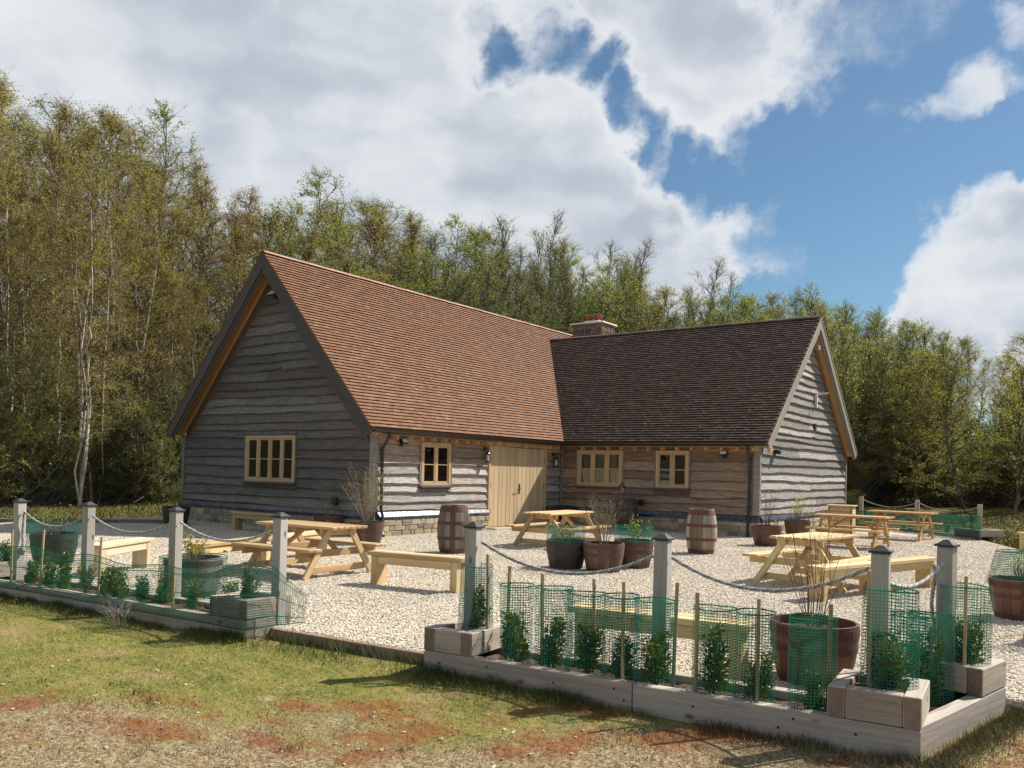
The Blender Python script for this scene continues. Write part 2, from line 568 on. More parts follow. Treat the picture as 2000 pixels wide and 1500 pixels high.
m, t, bs = new_mat('lawn')
pos, c, n2, n3 = lawn_nodes(t)
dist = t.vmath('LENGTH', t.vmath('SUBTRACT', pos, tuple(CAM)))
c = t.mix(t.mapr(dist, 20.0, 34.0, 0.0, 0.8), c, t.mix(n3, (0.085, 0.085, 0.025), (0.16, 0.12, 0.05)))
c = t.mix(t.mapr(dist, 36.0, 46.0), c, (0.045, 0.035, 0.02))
bare = t.mapr(t.noise(pos, 1.9, 5, 0.7), 0.64, 0.72)
c = t.mix(bare, c, (0.36, 0.29, 0.21))
t.set(bs.inputs['Base Color'], c)
bs.inputs['Roughness'].default_value = 0.95
bs.inputs['Specular IOR Level'].default_value = 0.1
bump(t, bs, t.math('ADD', n2, n3), 0.8, 0.05)

m, t, bs = new_mat('grass_blade')
pos, c, n2, n3 = lawn_nodes(t)
inf = sep(t, tintnode(t))
c = t.mix(1.0, c, inf[0], 'MULTIPLY')
c = t.mix(inf[1], c, (0.045, 0.075, 0.015))
t.set(bs.inputs['Base Color'], c)
bs.inputs['Roughness'].default_value = 0.7
bs.inputs['Specular IOR Level'].default_value = 0.2

m, t, bs = new_mat('gravel')
pos = t.n('ShaderNodeNewGeometry').outputs['Position']
vo = t.n('ShaderNodeTexVoronoi')
t.set(vo.inputs['Vector'], pos)
vo.inputs['Scale'].default_value = 34.0
vd = vo.outputs['Distance']
c = t.mix(sep(t, vo.outputs['Color'])[0], (0.52, 0.44, 0.335), (0.80, 0.72, 0.60))
c = t.mix(t.mapr(sep(t, vo.outputs['Color'])[1], 0.80, 0.95), c, (0.30, 0.25, 0.20))
c = t.mix(1.0, c, t.math('ADD', t.math('MULTIPLY', t.noise(pos, 0.7, 3), 0.35), 0.82), 'MULTIPLY')
t.set(bs.inputs['Base Color'], c)
bs.inputs['Roughness'].default_value = 0.85
bs.inputs['Specular IOR Level'].default_value = 0.2
bump(t, bs, t.math('SUBTRACT', 1.0, vd), 1.0, 0.03)

m, t, bs = new_mat('pebble')
inf = t.n('ShaderNodeObjectInfo').outputs['Random']
pos = t.n('ShaderNodeNewGeometry').outputs['Position']
c = t.mix(inf, (0.56, 0.475, 0.365), (0.76, 0.68, 0.555))
c = t.mix(t.mapr(t.math('FRACT', t.math('MULTIPLY', inf, 17.3)), 0.88, 0.94, 0, 1), c, (0.34, 0.275, 0.21))
c = t.mix(1.0, c, t.math('ADD', t.math('MULTIPLY', t.noise(pos, 0.7, 3), 0.35), 0.82), 'MULTIPLY')
t.set(bs.inputs['Base Color'], c)
bs.inputs['Roughness'].default_value = 0.8
bs.inputs['Specular IOR Level'].default_value = 0.25

generic('asphalt', 0.9, 0.3, (1, 1, 1), 60, 0.5, 0.005, 0.2, base=(0.09, 0.09, 0.095))

# ================================================================== the setting
fl2 = Vector((FWD.x, FWD.y, 0)).normalized()
rt2 = Vector((FWD.y, -FWD.x, 0)).normalized()


def polar(deg, d):
    """point d metres from the viewpoint, deg degrees right of the barn's bearing"""
    a = math.radians(deg)
    p = CAM + (fl2 * math.cos(a) + rt2 * math.sin(a)) * d
    return Vector((p.x, p.y, 0))


def ground_z(x, y):
    """height of the lawn and the wooded ground"""
    x = np.asarray(x, float); y = np.asarray(y, float)
    dx = x - CAM.x; dy = y - CAM.y
    f = dx * fl2.x + dy * fl2.y
    r = dx * rt2.x + dy * rt2.y
    d = np.hypot(dx, dy)
    z = -0.085 + 0.012 * np.sin(x * 1.7 + 1) * np.cos(y * 1.3) + 0.008 * np.sin(x * 4.1) * np.sin(y * 3.7 + 2)
    ang = np.degrees(np.arctan2(r, f))
    bank = np.clip((d - 28) / 10, 0, 1)
    bank = bank * bank * (3 - 2 * bank)
    z = z + bank * np.where(ang > 15, 0.5, 0.22) + bank * 0.12 * np.sin(x * .5) * np.cos(y * .6)
    hill = np.clip((d - 46) / 50, 0, 1)
    z = z + hill * hill * 5.0
    return z


def axis(c, near, far, n1, n2):
    a = np.linspace(-near, near, n1)
    b = near + (far - near) * (np.linspace(0, 1, n2 + 1)[1:]) ** 2.2
    return c + np.concatenate([-b[::-1], a, b])


gx = axis(5.0, 34, 900, 170, 26)
gy = axis(2.0, 34, 900, 170, 26)
X, Y = np.meshgrid(gx, gy, indexing='ij')
Z = ground_z(X, Y)
n0, n1_ = X.shape
ii = (np.arange(n0 - 1)[:, None] * n1_ + np.arange(n1_ - 1)[None]).ravel()
F = np.stack([ii, ii + n1_, ii + n1_ + 1, ii + 1], 1)
me = fast_mesh('lawn', np.stack([X.ravel(), Y.ravel(), Z.ravel()], 1), F, smooth=True)
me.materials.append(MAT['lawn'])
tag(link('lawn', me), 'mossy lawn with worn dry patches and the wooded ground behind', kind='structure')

# the front edge line of the terrace beds
EA = math.radians(5.0)
EU = Vector((math.cos(EA), math.sin(EA), 0))
EN = Vector((-math.sin(EA), math.cos(EA), 0))     # towards the barn
E0 = Vector((8.98, -8.27, 0))


def edge(s, n=0.0, z=0.0):
    p = E0 + EU * s + EN * n
    return Vector((p.x, p.y, z))


TERRACE = [edge(-11.5, 0.1), edge(-2.10, 0.1), edge(-2.10, .30), edge(0.05, .30), edge(0.05, 0.1), (12.50, -7.9, 0), (12.80, -6.35, 0), (13.6, -6.35, 0),
           (18.5, -6.6, 0), (16.0, -1.0, 0), (13.2, 5.0, 0), (11.75, 8.9, 0), (10.55, 12.0, 0), (6.0, 16.2, 0), (5.5, 16.2, 0), (-7.6, 16, 0), (-8.3, 4, 0), (-8.6, -.5, 0), (-8.3, -4.2, 0), (-5.0, -7.4, 0)]
TERRACE = [(p[0], p[1]) for p in TERRACE]
mb = MB()
mb.add([(x, y, 0.0) for x, y in TERRACE] + [(x, y, -0.2) for x, y in TERRACE],
       [tuple(range(len(TERRACE)))] + [(i, len(TERRACE) + i, len(TERRACE) + (i + 1) % len(TERRACE), (i + 1) % len(TERRACE)) for i in range(len(TERRACE))])
ter = mb.build('gravel_terrace', MAT['gravel'])
tag(ter, 'pale gravel terrace round the barn', kind='structure')


def in_poly(px, py, poly):
    inside = np.zeros(len(px), bool)
    n = len(poly)
    j = n - 1
    for i in range(n):
        xi, yi = poly[i]; xj, yj = poly[j]
        c = ((yi > py) != (yj > py)) & (px < (xj - xi) * (py - yi) / (yj - yi + 1e-12) + xi)
        inside ^= c
        j = i
    return inside


# ---- loose pebbles lying on the terrace
def scatter_view(n, dmin, dmax, power, amax=36.0):
    a = np.radians(RNG.uniform(-amax, amax, n))
    u = RNG.random(n)
    k = 1.0 - power
    d = (dmin ** (k + 1) + u * (dmax ** (k + 1) - dmin ** (k + 1))) ** (1 / (k + 1))
    x = CAM.x + d * (np.cos(a) * fl2.x + np.sin(a) * rt2.x)
    y = CAM.y + d * (np.cos(a) * fl2.y + np.sin(a) * rt2.y)
    return x, y, d


px, py, pd = scatter_view(640000, 4.0, 26, 1.35, 46.0)
ok = in_poly(px, py, TERRACE)
ok &= ~((px > -7.4) & (px < 0.05) & (py > -0.05)) & ~((px > -.1) & (px < 6.05) & (py > 7.6))
px, py, pd = px[ok], py[ok], pd[ok]
me = bpy.data.meshes.new('gravel')
me.vertices.add(len(px))
me.vertices.foreach_set('co', np.stack([px, py, 0.004 + 0.006 * RNG.random(len(px))], 1).astype(np.float32).ravel())
me.update()
peb = link('gravel', me)
tag(peb, 'loose cream and tan pebbles covering the terrace', kind='stuff')
ng = bpy.data.node_groups.new('scatter_pebbles', 'GeometryNodeTree')
ng.interface.new_socket('Geometry', in_out='INPUT', socket_type='NodeSocketGeometry')
ng.interface.new_socket('Geometry', in_out='OUTPUT', socket_type='NodeSocketGeometry')
gi = ng.nodes.new('NodeGroupInput'); go = ng.nodes.new('NodeGroupOutput')
ic = ng.nodes.new('GeometryNodeMeshIcoSphere')
ic.inputs['Radius'].default_value = 1.0
ic.inputs['Subdivisions'].default_value = 1
sm = ng.nodes.new('GeometryNodeSetMaterial')
sm.inputs['Material'].default_value = MAT['pebble']
ip = ng.nodes.new('GeometryNodeInstanceOnPoints')
rr = ng.nodes.new('FunctionNodeRandomValue'); rr.data_type = 'FLOAT_VECTOR'
rr.inputs[0].default_value = (-0.5, -0.5, 0); rr.inputs[1].default_value = (0.5, 0.5, 6.28)
rs = ng.nodes.new('FunctionNodeRandomValue'); rs.data_type = 'FLOAT_VECTOR'
rs.inputs[0].default_value = (0.008, 0.006, 0.003); rs.inputs[1].default_value = (0.017, 0.013, 0.0055)
rs.inputs['Seed'].default_value = 3
L = ng.links.new
L(gi.outputs[0], ip.inputs['Points']); L(ic.outputs['Mesh'], sm.inputs['Geometry']); L(sm.outputs[0], ip.inputs['Instance'])
L(rr.outputs[0], ip.inputs['Rotation']); L(rs.outputs[0], ip.inputs['Scale']); L(ip.outputs[0], go.inputs[0])
md = peb.modifiers.new('scatter', 'NODES'); md.node_group = ng

# ---- short grass and moss blades on the lawn
bx, by, bd = scatter_view(480000, 3.0, 30, 1.3, 44.0)
TER2 = [tuple(edge(-13, 0.0))[:2], tuple(edge(0, 0.0))[:2], (12.56, -8.03), (12.86, -6.36)] + TERRACE[7:]
ok = ~in_poly(bx, by, TER2)
bx, by, bd = bx[ok], by[ok], bd[ok]
tall = np.zeros(len(bx))
relx = (bx - E0.x) * EU.x + (by - E0.y) * EU.y
reln = (bx - E0.x) * EN.x + (by - E0.y) * EN.y
nearbed = (np.clip(1 - np.abs(reln + 0.05) / 0.30, 0, 1) ** 1.3) * (relx < 3.7)
sidex = bx - (12.55 + (by + 8.02) * 0.2)
nearbed = np.maximum(nearbed, np.clip(1 - np.abs(sidex - 0.03) / 0.22, 0, 1) * ((by > -8.1) & (by < -6.2)))
clump = (np.sin(relx * 2.3) + np.sin(relx * 5.1 + 1) + np.sin(relx * 0.9 + 2)) / 3
tall = np.clip(nearbed * (0.55 + 0.7 * clump), 0, 1.2)
tc_ = np.stack(scatter_view(420, 4.0, 13, 1.0)[:2], 1)                # small tufts standing out of the moss
for (qx, qy) in tc_:
    dq = np.hypot(bx - qx, by - qy)
    tall = np.maximum(tall, np.clip(1 - dq / random.uniform(.04, .13), 0, 1) * random.uniform(.2, .55))
ne = 46000
es = RNG.uniform(-7.2, 3.8, ne); en = -np.abs(RNG.normal(0, .13, ne)) - .004
ck = (np.sin(es * 2.3) + np.sin(es * 5.1 + 1) + np.sin(es * 0.9 + 2) + np.sin(es * 11.0)) / 4
kp = (RNG.random(ne) < .55 + .6 * ck) & ((es < -2.05) | (es > 0) | (RNG.random(ne) < .12))
en = np.where((es > -2.05) & (es < 0), en + .24, en)
ex = E0.x + EU.x * es + EN.x * en; ey = E0.y + EU.y * es + EN.y * en
et = np.clip((.75 + .7 * ck) * np.exp(en / .16), .05, 1.25)
ns_ = 9000
st_ = RNG.uniform(0, 1.9, ns_); so_ = np.abs(RNG.normal(0, .10, ns_)) + .004
sx_ = 12.56 + .191 * st_ + .98 * so_; sy_ = -8.02 + .98 * st_ - .19 * so_
bx = np.concatenate([bx, ex[kp], sx_]); by = np.concatenate([by, ey[kp], sy_])
bd = np.hypot(bx - CAM.x, by - CAM.y)
tall = np.concatenate([tall, et[kp], np.clip(.6 * np.exp(-so_ / .12), .05, 1)])
nb = len(bx)
h = RNG.uniform(0.007, 0.021, nb) * (1 + 0.01 * bd) + tall * RNG.uniform(0.02, 0.13, nb)
w = RNG.uniform(0.0014, 0.0030, nb) * (0.6 + 0.09 * bd)
az = RNG.uniform(0, 2 * PI, nb)
le = RNG.uniform(0.2, 1.1, nb) * h
bz = ground_z(bx, by) - 0.003
base = np.stack([bx, by, bz], 1)
sidev = np.stack([np.cos(az + 1.57), np.sin(az + 1.57), np.zeros(nb)], 1) * w[:, None]
tip = base + np.stack([np.cos(az) * le, np.sin(az) * le, h], 1)
V = np.concatenate([base - sidev, base + sidev, tip])
F = np.stack([np.arange(nb), np.arange(nb) + nb, np.arange(nb) + 2 * nb], 1)
tv = RNG.uniform(0.75, 1.35, nb)
me = fast_mesh('grass', V, F, np.stack([tv, np.clip(tall * 0.9, 0, .9), tv], 1))
me.materials.append(MAT['grass_blade'])
tag(link('grass', me), 'short mossy grass growing on the lawn', kind='stuff')

# ---- fallen leaves, chips and small stones strewn on the lawn
sx, sy, sdist = scatter_view(1100, 4.2, 14, 1.0)
ok = ~in_poly(sx, sy, TER2)
mb = MB()
for x, y in zip(sx[ok], sy[ok]):
    s = random.uniform(0.005, 0.013) if random.random() < .95 else random.uniform(0.014, .028)
    z = float(ground_z(x, y)) + 0.008
    vs, fs = cbox((-s, -s * .7, -s * .3), (s, s * .7, s * .3), s * .25)
    Mx = Matrix.Translation((x, y, z)) @ Euler((random.uniform(-.5, .5), random.uniform(-.5, .5), random.uniform(0, 6))).to_matrix().to_4x4()
    g = random.uniform(0.3, 0.62)
    mb.add([Mx @ Vector(v) for v in vs], fs, (g, g * random.uniform(.82, .93), g * random.uniform(.62, .8)))
tag(mb.build('lawn_debris', MAT['stone']), 'pale chips and dry leaf bits strewn on the lawn', kind='stuff')

# a few brown leaves and twigs blown onto the gravel
sx, sy, sdist = scatter_view(420, 6.0, 18, 1.0)
ok = in_poly(sx, sy, TERRACE) & ~((sx < 0.3) & (sy > -.2)) & ~((sx < 6.3) & (sy > 7.3))
mb = MB()
for x, y in zip(sx[ok], sy[ok]):
    s = random.uniform(0.012, 0.032)
    Mx = Matrix.Translation((x, y, .018)) @ Euler((random.uniform(-.5, .5), random.uniform(-.5, .5), random.uniform(0, 6))).to_matrix().to_4x4()
    g = random.uniform(.4, 1.1)
    mb.add([Mx @ Vector(v) for v in ((-s, 0, 0), (0, -s * .5, s * .12), (s, 0, 0), (0, s * .5, s * .12))], [(0, 1, 2, 3)], (.22 * g, .13 * g, .07 * g))
tag(mb.build('leaf_litter', MAT['cloth']), 'brown leaf bits blown onto the gravel', kind='stuff')

# ================================================================== the barn
WM, OM, D, HR, HE, XE = 7.34, 0.414, 7.647, 6.783, 2.415, 0.268
LW, OW, WW, HR2, ZP = 6.012, 0.33, 8.19, 6.27, 0.568
YD, DW, HD = 4.14, 2.61, 2.21
LM = 16.2                                                     # length of the long range
TM = (HR - HE) / (WM / 2 + XE)
TW = (HR2 - HE) / (WW / 2 + XE)
barn = thing('barn', 'L-shaped timber barn with waney boards, stone plinth and clay tiled roofs', 'barn', (0, 0, 0))

# core behind the boards, the unlit interior's darkness painted in as near-black colour
mb = MB()
ins = 0.13


def prism(mb, pts0, pts1, tint=(1, 1, 1)):
    n = len(pts0)
    mb.add(list(pts0) + list(pts1), [tuple(range(n)), tuple(range(2 * n - 1, n - 1, -1))] + [(i, n + i, n + (i + 1) % n, (i + 1) % n) for i in range(n)], tint)


mx = -WM / 2
prof = [(-WM + ins, 0), (-ins, 0), (-ins, HE - 0.05), (mx, HR - 0.22), (-WM + ins, HE - 0.05)]
prism(mb, [(x, ins, z) for x, z in prof], [(x, LM - ins, z) for x, z in prof])
core = mb.build('wall_core', MAT['dark_inside'], barn)
mb = MB()
prof = [(D + ins, 0), (D + WW - ins, 0), (D + WW - ins, HE - 0.05), (D + WW / 2, HR2 - 0.22), (D + ins, HE - 0.05)]
prism(mb, [(-1.0, y, z) for y, z in prof], [(LW - ins, y, z) for y, z in prof])
mb.build('wall_core', MAT['dark_inside'], barn)

FR_M = Matrix.Translation((-WM, 0, 0))                                   # front gable, faces -Y
RT_M = Matrix.Rotation(PI / 2, 4, 'Z')                                    # long wall, faces +X
WF_M = Matrix.Translation((0, D, 0))                                      # wing front, faces -Y
WG_M = Matrix.Translation((LW, D, 0)) @ Matrix.Rotation(PI / 2, 4, 'Z')   # wing gable, faces +X


def waves(seed):
    r = random.Random(seed)
    ks = [(r.uniform(.3, .9), r.uniform(0, 6.3), .6), (r.uniform(1.2, 2.4), r.uniform(0, 6.3), .36), (r.uniform(3.2, 5.5), r.uniform(0, 6.3), r.uniform(.05, .22)), (r.uniform(8, 15), r.uniform(0, 6.3), r.uniform(.02, .10))]
    return lambda x: sum(a * math.sin(k * x + p) for k, p, a in ks)


def board(wall, x0t, x1t, x0b, x1b, z0, z1, seed, bright, warm, amp=0.027, lip=0.0):
    """one waney-edged board: level top under the next board, wavy lower edge standing proud"""
    L_ = max(x1t - x0t, x1b - x0b)
    n = max(2, int(L_ / 0.13))
    wv = waves(seed)
    r = random.Random(seed + 5)
    bow = r.uniform(-.012, .012)
    vs = []
    for i in range(n + 1):
        s = i / n
        xt = x0t + (x1t - x0t) * s
        xb = x0b + (x1b - x0b) * s
        zb = z0 - 0.03 + amp * wv(xb) + bow * math.sin(s * PI)
        zs = zb + 0.020 + 0.018 * abs(wv(xb * 1.7 + 3))
        yb = -0.066 - lip + 0.008 * wv(xb * 0.8 + 9)
        vs += [(xt, -0.016, z1), (xb * .6 + xt * .4, -0.030 - lip * .5, (zs + z1) * .5), (xb, yb + 0.003, zs), (xb, yb + .010, zb), (xb, -0.006, zb + 0.006)]
    fs = []; ts = []
    for i in range(n):
        a = i * 5; b = a + 5
        e = 0.5 + 0.5 * wv(i * 0.31 + 2)
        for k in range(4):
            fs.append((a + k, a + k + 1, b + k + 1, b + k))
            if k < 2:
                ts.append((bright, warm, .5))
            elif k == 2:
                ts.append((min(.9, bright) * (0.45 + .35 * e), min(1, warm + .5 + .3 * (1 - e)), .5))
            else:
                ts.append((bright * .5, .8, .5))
    for a, rev in ((0, True), (n * 5, False)):
        q = [a, a + 1, a + 2, a + 3, a + 4]
        fs.append(tuple(q if rev else q[::-1])); ts.append((bright * .8, .6, .5))
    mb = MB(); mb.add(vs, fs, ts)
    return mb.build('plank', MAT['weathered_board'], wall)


def clad(wall, name_seed, xl, xr, ztop, openings, bright, warmf, zstart=ZP, joints=0.35, hmin=.185, hmax=.265):
    """courses of boards from the plinth up, cut round the openings (x0, x1, z0, z1)"""
    r = random.Random(name_seed)
    z = zstart
    k = 0
    while z < ztop - 0.05:
        h_ = r.uniform(hmin, hmax)
        z1 = min(z + h_, ztop)
        zt = z1 + 0.028
        spans = [(z, z1, xl, xr, 0)]
        cuts = sorted([o for o in openings if o[2] < z1 - 0.01 and o[3] > z + 0.01])
        segs = []                     # (left fn, right fn, z0, z1)
        left = xl
        for (a, b, c0, c1) in cuts:
            segs.append((left, (lambda zz, a=a: a), z, z1))
            if c1 < z1 - 0.035:
                segs.append(((lambda zz, a=a: a), (lambda zz, b=b: b), c1, z1))
            if c0 > z + 0.035:
                segs.append(((lambda zz, a=a: a), (lambda zz, b=b: b), z, c0 - .03))
            left = (lambda zz, b=b: b)
        segs.append((left, xr, z, z1))
        for (fa, fb, za, zb) in segs:
            if fb(za) - fa(za) < 0.06:
                continue
            ztt = zb + (0.028 if zb == z1 else 0.0)
            parts = [(fa, fb)]
            if fb(za) - fa(za) > 2.6 and r.random() < joints + .25:
                xm = fa(za) + (fb(za) - fa(za)) * r.uniform(.3, .7)
                parts = [(fa, lambda zz, xm=xm: xm - .002), (lambda zz, xm=xm: xm + .002, fb)]
            for (pa, pb) in parts:
                k += 1
                xa = pa(za); xb = pb(za)
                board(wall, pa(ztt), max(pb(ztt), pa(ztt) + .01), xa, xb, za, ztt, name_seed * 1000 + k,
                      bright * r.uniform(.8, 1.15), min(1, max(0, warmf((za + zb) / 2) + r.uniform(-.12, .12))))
        z = z1
    return z


def gable_l(W_, t_, inset=0.0):
    """left and right limits under a gable roof as functions of height, in wall coordinates"""
    def zl(z):
        return max(0.02, (z - (HE - XE * t_) + 0.14) / t_ - 0.0) + inset
    return (lambda z: zl(z)), (lambda z: W_ - zl(z))


# walls as parts (a thin backing sheet each) carrying their boards
def wall_part(mat4, pts):
    mb = MB()
    n = len(pts)
    prism(mb, [(x, 0.03, z) for x, z in pts], [(x, 0.0, z) for x, z in pts])
    return mb.build('wall', MAT['weathered_board'], barn, matrix=mat4)


WIN_FRONT = (2.74, 4.74, 1.10, 2.31)            # in wall coordinates (x0, x1, z0, z1)
WIN_R = (1.43, 2.60, 1.10, 2.21)
WIN_W1 = (0.60, 2.16, 1.12, 2.22)
WIN_W2 = (3.11, 4.17, 1.14, 2.22)
DOOR = (YD - 0.05, YD + DW + 0.08, 0.0, HD + 0.02)


def backing(mat4, outline, opening_list):
    """wall backing with real holes: vertical strips between openings"""
    mb = MB()
    (x0, x1, z0, z1) = outline
    xs = [x0]
    for o in sorted(opening_list):
        mb.box((xs[-1], 0.0, z0), (o[0] + .02, 0.03, z1), (.5, .5, .5))
        if o[2] > z0 + .01:
            mb.box((o[0] + .02, 0.0, z0), (o[1] - .02, 0.03, o[2] + .02), (.5, .5, .5))
        if o[3] < z1 - .01:
            mb.box((o[0] + .02, 0.0, o[3] - .02), (o[1] - .02, 0.03, z1), (.5, .5, .5))
        xs.append(o[1] - .02)
    mb.box((xs[-1], 0.0, z0), (x1, 0.03, z1), (.5, .5, .5))
    return mb.build('wall', MAT['weathered_board'], barn, matrix=mat4)


w_front = backing(FR_M, (0.05, WM - .05, 0.3, 2.45), [WIN_FRONT])
w_front['label'] = 'grey weathered gable wall in shade'
la, ra = gable_l(WM, TM)
mb = MB(); prism(mb, [(0.06, 0.03, 2.45), (WM - .06, .03, 2.45), (WM / 2, .03, HR - .3)], [(0.06, 0.0, 2.45), (WM - .06, 0, 2.45), (WM / 2, 0, HR - .3)], (.5, .5, .5))
mb.build('wall', MAT['weathered_board'], barn, matrix=FR_M)
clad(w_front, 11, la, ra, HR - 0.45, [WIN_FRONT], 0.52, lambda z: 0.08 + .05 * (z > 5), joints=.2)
w_long = backing(RT_M, (0.05, D, 0.3, 2.40), [WIN_R, DOOR])
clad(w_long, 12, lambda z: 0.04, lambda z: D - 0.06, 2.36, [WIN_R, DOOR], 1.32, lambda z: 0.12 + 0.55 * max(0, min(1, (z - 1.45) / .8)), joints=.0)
w_wing = backing(WF_M, (0.0, LW - .05, 0.3, 2.40), [WIN_W1, WIN_W2])
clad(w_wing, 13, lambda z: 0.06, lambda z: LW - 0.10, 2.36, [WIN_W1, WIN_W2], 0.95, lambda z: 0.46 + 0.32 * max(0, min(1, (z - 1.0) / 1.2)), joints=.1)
w_wgab = backing(WG_M, (0.05, WW - .05, 0.3, 2.45), [])
la, ra = gable_l(WW, TW)
mb = MB(); prism(mb, [(0.06, 0.03, 2.45), (WW - .06, .03, 2.45), (WW / 2, .03, HR2 - .3)], [(0.06, 0.0, 2.45), (WW - .06, 0, 2.45), (WW / 2, 0, HR2 - .3)], (.5, .5, .5))
mb.build('wall', MAT['weathered_board'], barn, matrix=WG_M)
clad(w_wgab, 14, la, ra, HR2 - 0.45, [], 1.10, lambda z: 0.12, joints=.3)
# plain far walls
mb = MB()
mb.box((-WM - .02, .05, .3), (-WM + .03, LM, HE - .1), (.8, .2, .5)); mb.box((-WM, LM - .1, .3), (0, LM - .02, HE), (.8, .2, .5)); mb.box((0, D + WW - .03, .3), (LW - .05, D + WW + .02, HE - .1), (.8, .2, .5))
prism(mb, [(-WM, LM - .08, HE), (0, LM - .08, HE), (mx, LM - .08, HR - .2)], [(-WM, LM - .03, HE), (0, LM - .03, HE), (mx, LM - .03, HR - .2)], (.8, .2, .5))
mb.build('wall', MAT['weathered_board'], barn)
# corner posts
for (M4, x0, x1, hgt, br) in ((FR_M, -0.03, 0.09, 2.30, .9), (FR_M, WM - .10, WM + .055, 2.33, .9), (WF_M, LW - .12, LW + .055, 2.33, .8), (WG_M, WW - .09, WW + .03, 2.30, .9), (WF_M, 0.06, 0.13, 2.33, .8)):
    mb = MB(); mb.box((x0, -.068 if x0 != 0.06 else -.075, ZP - .01), (x1, .06, hgt), (br, .12, .5), .006)
    mb.build('corner_board', MAT['weathered_board'], barn, matrix=M4)

# ---- plinth: mortar core, rubble stones, two courses of blue bricks, the upper one chamfered
STONE_T = [(.36, .29, .19), (.30, .25, .18), (.42, .33, .21), (.27, .23, .18), (.38, .30, .17), (.24, .20, .15), (.45, .37, .25), (.33, .28, .22)]
STONE_ME = []
for i in range(16):
    r = random.Random(100 + i)
    vs, fs = cbox((-.5, -.5, -.5), (.5, .5, .5), .10)
    vs = [(x + r.uniform(-.07, .07), y + r.uniform(-.10, .10), z + r.uniform(-.07, .07)) for x, y, z in vs]
    mb = MB(); mb.add(vs, fs, STONE_T[i % 8])
    STONE_ME.append(mb.mesh('stone', MAT['stone']))
BRICK_ME = []
CHAM_ME = []
for i in range(5):
    v = (.030, .036, .055) if i != 3 else (.055, .05, .06)
    v = tuple(c * random.uniform(.75, 1.35) for c in v)
    mb = MB(); mb.box((-.106, -.05, -.0325), (.106, .05, .0325), v, .005)
    BRICK_ME.append(mb.mesh('brick', MAT['blue_brick']))
    mb = MB(); vs, fs = cbox((-.106, -.06, -.0525), (.106, .06, .0525), .004)
    vs = [(x, y + (.075 * (z + .0525) / .105 if y < 0 else 0), z) for x, y, z in vs]
    mb.add(vs, fs, v)
    CHAM_ME.append(mb.mesh('brick', MAT['blue_brick']))


def plinth(mat4, x0, x1, seed, joined=False, skip=()):
    r = random.Random(seed)
    zs = 0.365
    mb = MB(); mb.box((x0 + .02, -.088, -.1), (x1 - .02, .1, zs + .07), (1, 1, 1)); mb.box((x0 + .02, -.03, zs + .07), (x1 - .02, .1, zs + .17), (1, 1, 1))
    pl = mb.build('plinth', MAT['mortar'], barn, matrix=mat4)
    sb = MB()
    z = -0.03
    rows = [r.uniform(.10, .15), r.uniform(.11, .15)]
    rows.append(zs + .03 - sum(rows))
    for hrow in rows:
        x = x0
        while x < x1 - .05:
            w_ = min(r.uniform(.13, .36), x1 - x)
            if x1 - x - w_ < .10:
                w_ = x1 - x
            pieces = [(z, hrow)]
            if hrow > .11 and r.random() < .22:
                f = r.uniform(.4, .6); pieces = [(z, hrow * f), (z + hrow * f, hrow * (1 - f))]
            for (zz, hh) in pieces:
                me = STONE_ME[r.randrange(16)]
                M4 = Matrix.Translation((x + w_ / 2, -.085 + r.uniform(-.008, .008), zz + hh / 2)) @ Matrix.Diagonal((w_ - .012, .07, hh - .012, 1))
                if joined:
                    sb.add([M4 @ v.co for v in me.vertices], [tuple(p.vertices) for p in me.polygons], STONE_T[r.randrange(8)])
                else:
                    link('stone', me, pl, matrix=M4)
            x += w_
        z += hrow
    if joined:
        o = sb.build('stones', MAT['stone'], pl); tag(o, kind='stuff')
    n = max(1, round((x1 - x0) / .222)); st = (x1 - x0) / n
    for kx in range(n):
        link('brick', BRICK_ME[r.randrange(5)], pl, matrix=Matrix.Translation((x0 + (kx + .5) * st, -.068 + r.uniform(-.002, .002), zs + .04)) @ Matrix.Diagonal((st / .222, 1, 1, 1)))
        if kx:
            xx = x0 + kx * st
            link('brick', CHAM_ME[r.randrange(5)], pl, matrix=Matrix.Translation((xx, -.058 + r.uniform(-.002, .002), zs + .130)) @ Matrix.Diagonal((st / .222, 1, 1, 1)))
    for xx in (x0 + st * .25, x1 - st * .25):
        link('brick', CHAM_ME[0], pl, matrix=Matrix.Translation((xx, -.058, zs + .130)) @ Matrix.Diagonal((st / .222 * .5, 1, 1, 1)))
    return pl


plinth(FR_M, -.06, WM + .05, 21)
plinth(RT_M, 0.03, YD - .02, 22)
plinth(RT_M, YD + DW + .04, D - .14, 25)
plinth(WF_M, 0.15, LW + .05, 23)
plinth(WG_M, 0.04, WW + .05, 24, joined=True)

# ---- windows
OAK = (.47, .325, .175)


